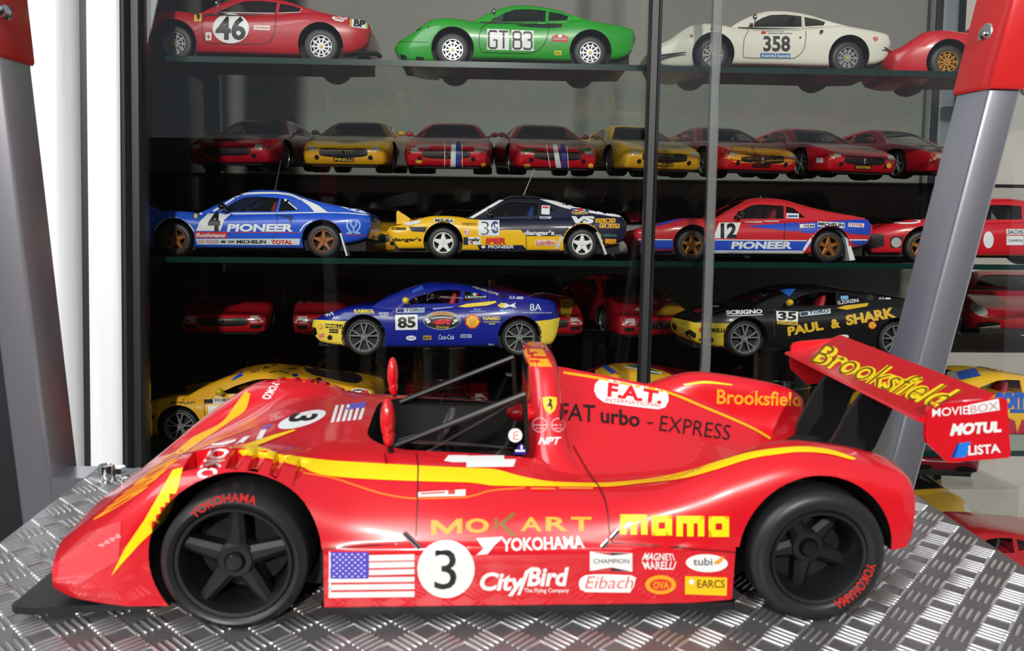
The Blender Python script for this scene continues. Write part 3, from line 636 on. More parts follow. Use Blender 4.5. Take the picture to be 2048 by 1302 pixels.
hs('intake_lettering', (206, 40, 30), [BOX(1057 + 2 * i, 705 + 8 * i, 1075 + 2 * i, 708 + 8 * i) for i in range(3)], layer=2)
hs('horse_shield', (250, 200, 10), P((1085, 795), (1099, 793), (1113, 795), (1113, 808), (1110, 820), (1100, 829), (1090, 820), (1086, 808)))
hs('horse_mark', BLACK, [P((1097, 798), (1102, 798), (1104, 802), (1102, 806), (1105, 812), (1104, 818), (1101, 822), (1102, 814), (1097, 812), (1093, 815), (1096, 808), (1099, 804))], layer=2)
def ringp(cx, cy, r, w, n=24): return STRIP([(cx + r * math.cos(2 * math.pi * k / n), cy + r * math.sin(2 * math.pi * k / n)) for k in range(n + 1)], w)
hs('helmet_marks', (232, 170, 172), [ringp(1080, 850, 14, 2.2), ringp(1116, 850, 13, 2.2), BOX(1067, 849, 1093, 851.5), BOX(1104, 849, 1129, 851.5), BOX(1072, 856, 1089, 858), BOX(1108, 856, 1124, 858)])
hs('lettering', WHITE, T('NPT', 1077, 874, 1122, 889, bold=.03, shear=.3))
hs('white_label', WHITE, [P((888, 922), (897, 911), (935, 911), (932, 925), (905, 925)), P((932, 912), (1034, 911), (1027, 934), (933, 935))])
hs('white_label', WHITE, P((834, 985), (931, 979), (931, 992), (835, 994))); hs('lettering', (200, 70, 60), [BOX(842, 985, 890, 988, 3), BOX(896, 981, 910, 989, 3)], layer=2)
hs('driver_name', (240, 130, 50), [BOX(1062, 977, 1110, 981, -1), BOX(1118, 976, 1186, 980, -1)], layer=3)
LINE = (92, 4, 12)
for p in ([(832, 908), (836, 935), (835, 975), (832, 1072)], [(769, 908), (773, 930)], [(1146, 893), (1178, 948), (1205, 988), (1215, 1025), (1219, 1068), (1226, 1088)], [(1228, 1086), (1350, 1094), (1470, 1104)], [(640, 1097), (720, 1093), (806, 1088)]):
    hs('panel_seam', LINE, STRIP(curve(p, 14), 2.6), layer=3)
hs('lamp_cover', (226, 92, 92), P((112, 1165), (122, 1115), (175, 1066), (243, 1042), (238, 1120), (160, 1168)), m=mat('lamp_cover_plastic', (226, 70, 76), .08, 0, 1))
hs('lettering', (240, 150, 150), [T('MM', 0, 0, 0, 0, bold=.01, quad=[(238, 1066), (196, 1090), (206, 1094), (244, 1074)])], layer=2)
def plane_bvh(y):
    b = MB(); b.add([(-20, y, -5), (20, y, -5), (20, y, 12), (-20, y, 12)], [(0, 1, 2, 3)]); return bvh_of(b.mesh())
PB = plane_bvh(YC - 2.66)
hs('round_label', WHITE, ELL(1030.5, 870.5, 14), bvh=PB); hs('label_mark', (206, 90, 90), [BOX(1027, 862, 1029, 880), BOX(1031, 862, 1037, 864), BOX(1031, 869, 1036, 871), BOX(1031, 877, 1037, 879)], layer=2, bvh=PB)
hs('triangle_label', (40, 30, 140), [P((1027, 908), (1052, 909), (1052, 898), (1044, 886), (1037, 890))], bvh=PB); hs('label_mark', WHITE, [BOX(1030, 899, 1050, 903), BOX(1041, 890, 1045, 898)], layer=2, bvh=PB)
wq = [(1619, 724), (1876, 822), (1926, 782), (1642, 684)]
hs('wing_lettering', (255, 226, 0), T('Brooksfield', 0, 0, 0, 0, bold=.05, shear=.25, quad=wq), bvh=WB, jump=1.6)
hs('wing_lettering', (120, 70, 10), T('Brooksfield', 0, 0, 0, 0, bold=-.016, shear=.25, quad=wq), bvh=WB, layer=2, jump=1.6)
hs('lettering', WHITE, [T('MOVIE', 0, 0, 0, 0, bold=.01, quad=[(1864, 834), (1936, 828), (1936, 811), (1864, 817)]), T('MOTUL', 0, 0, 0, 0, bold=.06, shear=.15, quad=[(1899, 872), (2003, 864), (2000, 842), (1902, 847)]), T('LISTA', 0, 0, 0, 0, bold=.03, quad=[(1936, 911), (2001, 905), (1999, 887), (1936, 891)]), P((1935, 810), (1997, 797), (1999, 820), (1936, 829))], bvh=WB)
hs('lettering', (206, 150, 150), T('BOX', 0, 0, 0, 0, bold=.0, quad=[(1940, 826), (1996, 818), (1995, 802), (1940, 811)]), bvh=WB, layer=2)
hs('blue_mark', (30, 120, 220), P((1908, 915), (1918, 886), (1942, 883), (1931, 914)), bvh=WB); hs('blue_mark_edge', (20, 60, 150), P((1901, 916), (1914, 886), (1919, 886), (1909, 915)), bvh=WB)
TB = plane_bvh(-.315)
for arc in ((472, 1117, 113, 131, 136, 70), (1624, 1097, 112, 132, -14, -68)): hs('tyre_lettering', (206, 40, 34), T('YOKOHAMA', 0, 0, 0, 0, bold=.02, arc=arc), bvh=TB)

# ================================================================== scale model cars for the cabinet
# local frame of a car in cm: x from the front axle towards the tail, y from the near flank to the far one, z up from the wheels' foot
def loft_body(L):
    W = L['W']; top, bot = pchip(L['top']), pchip(L['bot']); zc = pchip(L['zc']) if 'zc' in L else None; plan = pchip(L['plan'])
    x0, x1 = L['top'][0][0], L['top'][-1][0]; rings = []
    t = np.linspace(0, 1, 64); t = .82 * t + .18 * (.5 - .5 * np.cos(np.pi * t))
    for x in x0 + (x1 - x0) * t:
        w, b, s = plan(x), bot(x), top(x); c = zc(x) if zc else s - .05; h = max(s - b, .05)
        if s < b + .05: s = b + .05
        cr = L.get('crease', .5)
        half = spline([(.80 * w, b), (.93 * w, b + .03 * h), (.975 * w, b + .16 * h), (w, b + cr * h), (.995 * w, b + (cr + .17) * h), (.97 * w, b + .83 * h), (.915 * w, b + .955 * h), (.82 * w, s), (.6 * w, .55 * s + .45 * c), (.3 * w, .12 * s + .88 * c), (0, c)], 30)
        rings.append([(x, W / 2 - p[0], p[1]) for p in half] + [(x, W / 2 + p[0], p[1]) for p in half[-2::-1]])
    return MB().rings(rings).mesh('body')
def cabin_rings(L, inset, zdrop, x_in, dz=0):
    W = L['W']; top, roof, plan = pchip(L['top']), pchip(L['roof']), pchip(L['plan']); zc = pchip(L['zc']) if 'zc' in L else top
    xa, xb = L['roof'][0][0] + x_in, L['roof'][-1][0] - x_in; rings = []
    for x in np.linspace(xa, xb, 40):
        zr = roof(x) - inset; bl = min(top(x), zc(x)) - .25; h = max(zr - bl, .1); wb = plan(x) * L.get('wb', .88) - inset
        hm = L['H'] - bl; f = min(max(h / hm, 0), 1); wr = wb + (L['wr'] * W / 2 - inset - wb) * f
        half = spline([(wb, bl - .5 - zdrop), (wb, bl), (wb + (wr - wb) * .42, bl + .46 * h), (wb + (wr - wb) * .84, bl + .85 * h), (wr * .86, zr - .035 * h), (wr * .5, zr), (0, zr + .01)], 22)
        rings.append([(x, W / 2 - p[0], p[1]) for p in half] + [(x, W / 2 + p[0], p[1]) for p in half[-2::-1]])
    return rings
def rim_mesh(style, R, m_, wx, wz):
    """rim of radius R; m_ maps depth behind the tyre face to y"""
    b = MB(); P2 = lambda a, r, w: (wx + r * math.cos(a) - w * math.sin(a), wz + r * math.sin(a) + w * math.cos(a))
    b.lathe([(R + .02, m_(.1)), (R, m_(.0)), (R - .07, m_(.0)), (R - .1, m_(.12)), (R - .13, m_(.6)), (R - .14, m_(1.5))], 36, (wx, 0, wz))
    def spoke(a, w0, w1, y, r0, r1, sk=0):
        for d0, d1, g in ((y + .22, y + .04, 1), ):
            b.rings([[(P2(a, r, w)[0], m_(d), P2(a, r, w)[1]) for r, w in ((r0, -w0 * q), (r1, sk - w1 * q), (r1, sk + w1 * q), (r0, w0 * q))] for d, q in ((y + .3, 1), (y + .05, 1), (y, .6))])
    if style == 'star5':
        b.lathe([(0, m_(.14)), (.3, m_(.14)), (.34, m_(.3))], 20, (wx, 0, wz))
        for k in range(5): spoke(math.radians(90 + 72 * k), .26, .11, .1, .2, R - .08); spoke(math.radians(90 + 72 * k), .05, .2, .16, R * .55, R - .05)
    elif style == 'slot10':
        b.lathe([(0, m_(.1)), (.36, m_(.1)), (.42, m_(.2)), (.46, m_(.3))], 24, (wx, 0, wz)); b.lathe([(R * .62, m_(.22)), (R * .64, m_(.14)), (R * .74, m_(.14)), (R * .76, m_(.22))], 30, (wx, 0, wz))
        for k in range(10): spoke(math.radians(36 * k), .09, .15, .12, .35, R - .05)
    else:
        b.lathe([(0, m_(.16)), (.3, m_(.16)), (.36, m_(.3))], 20, (wx, 0, wz))
        for k in range(5):
            a = math.radians(90 + 72 * k)
            spoke(a, .06, .075, .1, .28, R - .05, .3); spoke(a, .06, .075, .1, .28, R - .05, -.3)
    return b
TYPES = {}
def build_type(name):
    L = SPEC[name]; W = L['W']; D = {'L': L}
    body = loft_body(L)
    for wx in (0, L['wb_x']):
        for y0, y1 in ((-1, 2.6), (W - 2.6, W + 1)):
            body = boolean(body, MB().lathe([(L['arch'], y0), (L['arch'], y1)], 40, (wx, 0, L['wz'] + .06), mi=1, cap=True).mesh())
    outer = MB().rings(cabin_rings(L, 0, 0, 0)).mesh(); shell = boolean(outer, MB().rings(cabin_rings(L, .16, 1, .35)).mesh())
    thin = boolean(MB().rings(cabin_rings(L, .05, 0, .1)).mesh(), MB().rings(cabin_rings(L, .09, 1, .2)).mesh())
    cuts = [('side_window', MB().prism(w, -3, W + 3).mesh()) for w in L['win']]
    bl, zt = L['screen']; xr = L['screen_x']; roof, plan, top = pchip(L['roof']), pchip(L['plan']), pchip(L['top'])
    wb = plan(L['roof'][0][0] + 1.5) * L.get('wb', .88) - .75; wt = L['wr'] * W / 2 - .5
    cuts.append(('windscreen', MB().prism([(W / 2 - wb, bl), (W / 2 + wb, bl), (W / 2 + wt, zt), (W / 2 + wt * .7, zt + .12), (W / 2 - wt * .7, zt + .12), (W / 2 - wt, zt)], L['roof'][0][0] - 2, xr, 'x').mesh()))
    D['panes'] = []
    full = outer.copy()
    for nm, c in cuts:
        D['panes'].append((nm, boolean(thin, c, 'INTERSECT'))); shell = boolean(shell, c)
    D['bvh'] = bvh_of(body, full); D['body'] = body; D['cabin'] = shell
    # inside
    b = MB(); xm = (L['win'][0][0][0] + L['win'][0][-2][0]) / 2; zb = top(xm)
    n = 12; f = [(x, plan(x) * .84) for x in np.linspace(L['roof'][0][0] + 1.2, L['win'][-1][2][0] - .2, n)]
    b.prism([(x, W / 2 - w) for x, w in f] + [(x, W / 2 + w) for x, w in f[::-1]], zb - .25, max(top(x) for x, w in f) + .06 if not L.get('zc') else zb + .1, 'z')
    b.rings([sup2(L['roof'][0][0] + 2.2, L['roof'][0][0] + 3.4, W * .34, zb + .1, W), sup2(L['roof'][0][0] + 2.4, L['roof'][0][0] + 3.3, W * .33, zb + .35, W)])
    D['interior'] = b.mesh()
    st = MB(); xs = L.get('seat_x', xm + 1.0); H = L['H']
    for y in (W * .31, W * .69):
        st.rings([sup2(xs - .35, xs + .35, .95, zb - .1, 2 * y), sup2(xs - .1, xs + .5, .95, zb + (H - zb) * .3, 2 * y), sup2(xs + .12, xs + .55, .75, zb + (H - zb) * .5, 2 * y), sup2(xs + .2, xs + .55, .4, zb + (H - zb) * .72, 2 * y)])
    D['seats'] = st.mesh(); w = MB(); yw = W * .31; r = .75
    w.tube([(xs - 2.3 + .25 * math.sin(t * math.pi / 8), yw + r * math.cos(t * math.pi / 8), zb + .4 + r * .8 * math.sin(t * math.pi / 8)) for t in range(17)], .07, 6)
    D['wheel_s'] = w.mesh()
    ch = MB(); g = [(x, plan(x) * .8) for x in np.linspace(L['bot'][1][0] + .6, L['bot'][-2][0] - .4, 10)]
    ch.prism([(x, W / 2 - w) for x, w in g] + [(x, W / 2 + w) for x, w in g[::-1]], L['wz'] * .42, L['wz'] * 1.05, 'z')
    ch.box((-.15, .5, L['wz'] - .2), (.15, W - .5, L['wz'] + .2)); ch.box((L['wb_x'] - .15, .5, L['wz'] - .2), (L['wb_x'] + .15, W - .5, L['wz'] + .2)); D['chassis'] = ch.mesh()
    tw = L.get('tyre_w', 1.9); D['wheels'] = []
    for wx in (0, L['wb_x']):
        for side in (0, 1):
            yo = L.get('track', .35); m_ = (lambda y: yo + y) if side == 0 else (lambda y: W - yo - y); R, r = L['wz'], L['rim']; c = (wx, 0, L['wz'])
            t = MB().lathe([(r, m_(.12)), (r + .06, m_(.02)), (R - .2, m_(0)), (R - .06, m_(.1)), (R, m_(.3)), (R, m_(tw - .3)), (R - .1, m_(tw)), (r, m_(tw))], 40, c).mesh()
            rm = rim_mesh(L['style'], r, m_, wx, L['wz']).mesh(); hb = MB().lathe([(0, m_(.04)), (.13, m_(.04)), (.17, m_(.12))], 14, c).mesh()
            ds = MB().lathe([(0, m_(.75)), (r - .12, m_(.75)), (r - .12, m_(.9))], 24, c).mesh(); D['wheels'].append((t, rm, hb, ds))
    TYPES[name] = D; return D
def sup2(x0, x1, v, z, W2, n=16, e=.6):
    o = []
    for k in range(n):
        a = 2 * math.pi * k / n; c, s_ = math.cos(a), math.sin(a); o.append(((x0 + x1) / 2 + (x1 - x0) / 2 * math.copysign(abs(c) ** e, c), W2 / 2 + v * math.copysign(abs(s_) ** e, s_), z))
    return o
SPEC = {
 'berlinetta': dict(W=9.4, H=6.5, wb_x=13.0, wz=1.62, arch=2.0, rim=.98, style='slot10', tyre_w=1.7, wr=.58, wb=.80,
   top=[(-5.75,2.2),(-5.45,2.55),(-4.9,2.85),(-4.0,3.2),(-2.9,3.95),(-1.84,4.5),(-.47,4.62),(.9,4.5),(2.2,4.3),(3.6,4.22),(9,4.4),(11,4.62),(12.3,4.7),(13.4,4.6),(14.8,4.42),(16.2,4.25),(17.15,4.05),(17.4,3.6)],
   bot=[(-5.75,2.12),(-5.5,1.65),(-5.1,1.15),(-4,.66),(-2.4,.5),(2.16,.8),(5,.82),(10.7,.76),(15.4,1.05),(16.8,1.6),(17.3,2.4),(17.4,2.9)],
   zc=[(-5.75,2.2),(-4.9,2.85),(-3.5,3.25),(-1.8,3.7),(0,4.0),(1.8,4.2),(4,4.3),(10,4.6),(13,4.65),(17.15,4.0),(17.4,3.6)],
   plan=[(-5.75,1.6),(-5.5,2.5),(-4.8,3.4),(-3,4.2),(-.5,4.62),(4,4.58),(10,4.66),(13,4.7),(15.5,4.5),(17,4.1),(17.4,3.7)],
   roof=[(1.3,4.15),(1.9,4.55),(2.6,5.05),(3.8,5.75),(5.0,6.25),(5.9,6.46),(7.2,6.48),(8.6,6.34),(9.8,6.05),(11,5.6),(12.2,5.15),(13.6,4.72)],
   win=[[(3.5,4.5),(4.08,4.92),(5.05,5.5),(5.89,5.8),(7.28,5.88),(8.85,5.74),(8.74,4.6)],[(9.12,5.66),(10.22,5.45),(11.05,5.15),(10.86,4.78),(9.04,4.65)]], screen=(4.35, 6.1), screen_x=6.2, seat_x=8.0),
 'wedge': dict(W=9.6, H=6.15, wb_x=13.0, wz=1.48, arch=1.83, rim=.96, style='star5', tyre_w=2.0, wr=.60, wb=.90, crease=.56,
   top=[(-5.38,2.55),(-5.3,2.8),(-4.9,2.98),(-4.2,3.12),(-2.97,3.5),(-1.95,3.8),(-.9,3.98),(.4,4.0),(1.5,3.92),(2.4,3.8),(3.2,3.75),(10.3,3.95),(12,4.0),(14.5,4.08),(16.4,4.15),(17.05,4.05),(17.15,3.7)],
   bot=[(-5.38,2.5),(-5.2,2.1),(-4.65,1.62),(-4.3,.85),(-2,.87),(1.9,.72),(10.8,.75),(15.1,1.27),(16.8,1.74),(17.05,2.1),(17.15,2.6)],
   zc=[(-5.38,2.55),(-4.9,2.9),(-3,3.25),(-.9,3.65),(2.4,3.85),(10,4.0),(16.4,4.2),(17.15,3.7)],
   plan=[(-5.38,3.3),(-5.1,3.75),(-4,4.2),(-2,4.65),(0,4.8),(4,4.65),(9.5,4.68),(13,4.8),(15.5,4.65),(17.15,4.3)],
   roof=[(1.7,3.7),(2.5,4.15),(3.47,4.75),(5.4,5.75),(6.1,6.04),(6.9,6.15),(8,6.15),(9.2,6.02),(10.6,5.62),(12,5.2),(14,4.75),(16.6,4.28)],
   win=[[(4.0,3.98),(4.05,4.2),(5.15,4.95),(5.87,5.3),(6.84,5.4),(8.94,5.28),(8.76,4.05)],[(9.12,5.25),(9.79,5.1),(10.8,4.2),(9.02,4.08)]], screen=(4.05, 5.75), screen_x=6.6, seat_x=8.1),
 'coupe': dict(W=10.6, H=6.8, wb_x=14.44, wz=1.72, arch=2.05, rim=1.36, style='y10', tyre_w=2.1, wr=.60, wb=.92, crease=.55,
   top=[(-5.2,2.6),(-5.05,3.0),(-4.7,3.3),(-4.2,3.55),(-3,4.02),(-1.4,4.45),(0,4.6),(1.2,4.58),(2.5,4.5),(5,4.55),(9.3,4.8),(12,5.05),(14.6,5.25),(17.2,5.25),(17.9,5.0),(18.15,4.4),(18.22,3.9)],
   bot=[(-5.2,2.5),(-5.05,2.1),(-4.8,1.75),(-4.2,1.2),(-2,.9),(2.27,.75),(12.5,.87),(16.4,.95),(17.4,1.05),(18.0,1.9),(18.22,2.9)],
   zc=[(-5.2,2.6),(-4.7,3.2),(-3,3.75),(-1,4.15),(1.5,4.6),(4,4.7),(10,4.9),(14.6,5.3),(17.2,5.25),(18.22,3.9)],
   plan=[(-5.2,2.8),(-5.0,3.5),(-4.3,4.2),(-3,4.75),(-1,5.15),(2,5.2),(8,5.2),(13,5.3),(16,5.1),(17.6,4.6),(18.22,4.1)],
   roof=[(.2,4.35),(1.0,4.85),(1.74,5.35),(4.03,6.33),(5.6,6.72),(6.72,6.82),(8.1,6.76),(10,6.5),(12.2,6.12),(14.9,5.72),(17.2,5.28)],
   win=[[(3.55,4.78),(3.79,4.95),(4.96,5.5),(6.6,6.02),(7.6,6.12),(8.95,6.08),(8.71,4.9)],[(9.32,6.02),(10.74,5.72),(11.5,5.42),(9.14,5.05)]], screen=(4.95, 6.35), screen_x=6.3, seat_x=8.0),
 'sports': dict(W=10.5, H=6.5, wb_x=13.6, wz=1.7, arch=2.0, rim=1.25, style='star5', tyre_w=2.0, wr=.58, wb=.90, crease=.5,
   top=[(-5.5,2.5),(-5.42,2.8),(-5.15,3.02),(-4,3.35),(-2,3.85),(0,4.25),(2,4.42),(5,4.45),(10,4.5),(13,4.65),(16,4.7),(17.4,4.55),(17.7,3.6)],
   bot=[(-5.5,2.0),(-5.35,1.4),(-5.0,.9),(-3,.8),(2,.75),(11,.8),(15.5,1.0),(17,1.4),(17.5,2.2),(17.7,3.0)],
   zc=[(-5.5,2.5),(-5.15,3.02),(-3,3.48),(0,4.2),(2.2,4.5),(5,4.5),(13,4.6),(17.4,4.5),(17.7,3.6)],
   plan=[(-5.5,4.1),(-5.35,4.4),(-4.6,4.75),(-2.5,5.1),(0,5.2),(8,5.15),(13,5.25),(16,5.1),(17.7,4.7)],
   roof=[(1.9,4.1),(2.8,4.65),(4.5,5.6),(6,6.25),(7.2,6.48),(8.4,6.45),(10,6.1),(12,5.5),(14.2,4.85)],
   win=[[(4.0,4.5),(4.6,4.95),(5.8,5.6),(6.6,5.8),(7.6,5.85),(8.95,5.75),(8.8,4.55)],[(9.3,5.65),(10.2,5.4),(11,5.0),(9.2,4.65)]], screen=(4.45, 6.1), screen_x=6.9, seat_x=8.2)}
def mirror_mesh(L, style):
    W = L['W']; x, z = L['win'][0][0][0] + .35, L['win'][0][0][1] + .35; out = []
    for s_ in (0, 1):
        y0 = .55; f = (lambda y: y) if s_ == 0 else (lambda y: W - y)
        b = MB()
        if style == 'chrome': b.ball((x, f(y0 - .35), z + .25), (.2, .26, .3)).tube([(x, f(y0 - .3), z), (x + .1, f(y0 + .3), z - .35)], .07, 6)
        else: b.ball((x, f(y0 - .65), z + .05), (.34, .5, .32), e=1).tube([(x, f(y0 - .4), z - .05), (x + .25, f(y0 + .4), z - .35)], .14, 6)
        out.append(b.mesh())
    return out
GROUP = 'model cars in the glass cabinet'
def car(kind, label, x0, x1, y, z, rgb, rim=SILVER, hub=None, seat=(20, 18, 18), mirror=None, roof=None, yaw=0, name='model_car', mirror_style='paint', glassm=None, k=None, centre=False, tilt=0):
    """put a car of one kind with its front axle at world x0 and its rear axle at x1, near flank at y, wheels at height z"""
    D = TYPES.get(kind) or build_type(kind); L = D['L']
    k = k or (x1 - x0) / L['wb_x'] / math.cos(math.radians(yaw) if abs(yaw) < 60 else 0)
    a = math.radians(yaw); R = np.array([[math.cos(a), -math.sin(a), 0], [math.sin(a), math.cos(a), 0], [0, 0, 1]])
    if tilt:
        c, s_ = math.cos(math.radians(tilt)), math.sin(math.radians(tilt)); R = R @ np.array([[c, 0, -s_], [0, 1, 0], [s_, 0, c]])
    loc = np.array([x0, y, z + ZF])
    if centre: loc = loc - R @ np.array([L['top'][0][0], L['W'] / 2, 0]) * k
    r = Root(name, loc, R, k, label, 'model car', GROUP); r.D = D; r.bvh = D['bvh']
    body = paint(rgb); rf = paint(roof) if roof else body
    if 'mirrors' not in D: D['mirrors'] = {}
    put('body', D['body'], [body, DARK], r.o, sm=40); cb = put('cabin', D['cabin'], [rf], r.o, sm=35)
    for nm, me in D['panes']:
        if len(me.polygons): put(nm, me, glassm or TINT, cb, sm=40)
    put('interior', D['interior'], DARK, r.o, sm=30); put('seats', D['seats'], mat('seat_%d_%d_%d' % seat, seat, .6), r.o, sm=50); put('steering_wheel', D['wheel_s'], PLASTIC, r.o)
    put('chassis', D['chassis'], DARK, r.o, sm=20)
    for t, rm, hb, ds in D['wheels']:
        w = put('wheel', t, RUBBER, r.o, sm=50); put('rim', rm, rim, w, sm=25); put('hub_cap', hb, hub or rim, w, sm=30); put('brake_disc', ds, mat('disc_dark', (30, 28, 28), .5, .3), w, sm=30)
    if mirror != 0:
        key = mirror_style
        if key not in D['mirrors']: D['mirrors'][key] = mirror_mesh(L, key)
        for me in D['mirrors'][key]: put('mirror', me, CHROME if key == 'chrome' else (paint(mirror) if mirror else body), r.o, sm=60)
    return r

# ------------------------------------------------------------------ the cars, shelf by shelf
RACE = (198, 22, 34)
YF = 73.5; SA, SB, SC_ = 17.15, 0.03, -17.27
GOLDHUB = mat('yellow_hub', (214, 172, 40), .35)
c46 = car('berlinetta', 'red coupe with a black 46 on a white disc, top shelf', -26.74, -13.95, YF, SA, (186, 22, 36), hub=GOLDHUB, mirror_style='chrome')
c83 = car('berlinetta', 'bright green coupe lettered GT 83 on white squares, on the top shelf', -2.28, 10.1, YF, SA, (34, 158, 34), hub=GOLDHUB, mirror_style='chrome')
c358 = car('berlinetta', 'cream white coupe with black 358 on the door, on the top shelf', 21.29, 33.8, YF, SA, (232, 226, 212), hub=GOLDHUB, mirror=(232, 226, 212), mirror_style='chrome')
cnose = car('berlinetta', 'red car with gold wheels nosing out from behind the grey post on the top shelf', 43.6, 56.4, YF + .8, SA, (206, 20, 34), rim=mat('gold_rim', (196, 142, 60), .3, .8), mirror=0, yaw=-4)
BRONZE = mat('bronze_rim', (150, 92, 52), .35, .6); GOLD = mat('gold_brown_rim', (160, 104, 44), .35, .6); WRIM = mat('white_rim', (232, 232, 230), .3)
c4 = car('wedge', 'blue and white rally coupe with black 4 and bronze wheels', -27.16, -13.93, YF, SB, (30, 84, 206), rim=BRONZE, seat=(190, 24, 40), mirror=BLACK)
c3 = car('wedge', 'yellow and navy rally coupe with white wheels and a raised headlamp', -3.08, 9.67, YF, SB, (248, 190, 20), rim=WRIM, roof=(20, 20, 34), seat=(40, 80, 190), mirror=BLACK)
c12 = car('wedge', 'red and blue rally coupe with black 12 on a white panel', 19.85, 32.76, YF, SB, (206, 34, 44), rim=GOLD, seat=(190, 24, 40), mirror=BLACK)
cS = car('wedge', 'long red racer with a headlamp in its flat nose, behind the grey post', 42.3, 55.8, YF + 1.2, SB, (206, 20, 36), rim=GOLD, mirror=0, yaw=-7)
c85 = car('coupe', 'blue race coupe with yellow bumpers and black 85 on white', -10.31, 3.98, YF, RZ3, (14, 30, 142), seat=(180, 24, 40), mirror=(240, 208, 60))
c35 = car('coupe', 'black race coupe with yellow front bumper, number 35 and gold lettering', 25.15, 39.63, YF, RZ3, (12, 11, 13), seat=(180, 24, 40), mirror=(224, 178, 30))
cYL = car('coupe', 'yellow race coupe low on the third shelf behind the race car nose', -27.13, -12.96, YF, SC_, (236, 172, 32), mirror=(206, 190, 30))
cYM = car('coupe', 'red and yellow race coupe behind the tower of the large race car, third shelf', 9.0, 23.3, YF + 1.5, SC_, (196, 24, 38), mirror=(236, 172, 32))
cYR = car('coupe', 'yellow race coupe with blue lettering at the right end of the third shelf', 44.2, 58.5, YF + .5, SC_, (246, 190, 40), mirror=(236, 172, 32), seat=(150, 20, 40))
RIMC = glass('drum_edge', (.6, .6, .6), 5, .2)
# clear drums that carry the two raised coupes
for x, lab in ((-3.55, 'clear plastic drum carrying the blue race coupe'), (30.6, 'clear plastic drum carrying the black race coupe')):
    r = Root('clear_drum', (x, YF + 5.2, SC_ + ZF), label=lab, cat='drum', group='clear drums under the raised coupes')
    for z0, z1 in ((0, 5.0), (5.05, 8.9)):
        put('drum_ring', MB().lathe([(2.6, z0), (2.75, z0 + .1), (2.75, z1 - .12), (2.6, z1), (2.55, z1 - .1), (2.6, z0 + .1)], 40, (0, 0, 0), 'z'), ACRYL, r.o, sm=30)
    [put('drum_rim', MB().lathe([(2.5, z), (2.82, z), (2.82, z + .14), (2.5, z + .14)], 40, (0, 0, 0), 'z'), RIMC, r.o, sm=30) for z in (.0, 4.95, 8.75)]; put('drum_cap', MB().lathe([(0, 8.9), (2.75, 8.9), (2.75, 9.05), (0, 9.05)], 40, (0, 0, 0), 'z'), ACRYL, r.o, sm=30)

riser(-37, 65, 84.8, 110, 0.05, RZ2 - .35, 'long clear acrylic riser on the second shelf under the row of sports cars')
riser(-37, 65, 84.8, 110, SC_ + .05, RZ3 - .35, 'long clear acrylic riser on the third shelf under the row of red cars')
# back row on the second shelf's riser: sports cars that face the room.  centre px, wheel-foot px, colours
YB = 86.0; TI = 6.0
def facing(label, px, z, rgb, kind='sports', y=YB, yaw=90, **kw):
    rx = WF @ np.array([(px - CX) / F, 0, 1]); x = rx[0] * y / rx[1]
    return car(kind, label, x, 0, y, z, rgb, yaw=yaw, k=kw.pop('k', .92), centre=True, **kw)
ROW = [facing('red sports car with a black windscreen, left end of the raised back row', 462, RZ2 + .02, (176, 18, 38), tilt=TI, yaw=84),
       facing('yellow sports car with a dark name bar, second in the raised back row', 690, RZ2 + .02, (232, 170, 34), tilt=TI, yaw=88),
       facing('red sports car with white and blue hood stripes and pale hood panels', 892, RZ2 + .02, (196, 20, 38), tilt=TI, yaw=88),
       facing('red sports car with white and blue hood stripes and green hood marks', 1110, RZ2 + .02, (196, 20, 38), tilt=TI, yaw=95),
       facing('yellow sports car crossed by the black door seal, in the raised back row', 1320, RZ2 + .02, (232, 176, 40), tilt=TI, yaw=99),
       facing('red sports car with an orange hood and a yellow nose band', 1512, RZ2 + .02, (196, 26, 38), tilt=TI, yaw=100, mirror=(226, 160, 30)),
       facing('red sports car with a black bumper plate, right of the one with an orange hood', 1712, RZ2 + .02, (192, 18, 36), tilt=TI, yaw=102),
       facing('red sports car half hidden by the grey post in the raised back row', 1905, RZ2 + .3, (190, 18, 36), tilt=TI, yaw=106, y=88)]
# back row standing on the second shelf itself, under the riser
LOWB = [facing('black sports car behind the blue rally coupe', 500, SB, (22, 20, 24), kind='wedge', k=.92),
        facing('yellow sports car with black letters between the blue and the yellow rally coupe', 732, SB, (222, 164, 24), kind='sports', yaw=92),
        facing('white sports car behind the hood of the yellow rally coupe', 934, SB, (214, 212, 214), kind='sports', yaw=94),
        facing('red sports car with a black roof behind the cabin of the yellow rally coupe', 1120, SB, (170, 18, 34), kind='sports', yaw=94),
        facing('white and red sports car behind the black door seal', 1330, SB, (226, 224, 224), kind='sports', yaw=97, roof=(180, 20, 40)),
        facing('dark red sports car behind the tail of the red and blue rally coupe', 1612, SB, (120, 16, 30), kind='sports', yaw=100),
        facing('yellow sports car far right behind the long red racer', 1890, SB, (226, 166, 30), kind='sports', yaw=118, y=86.8)]
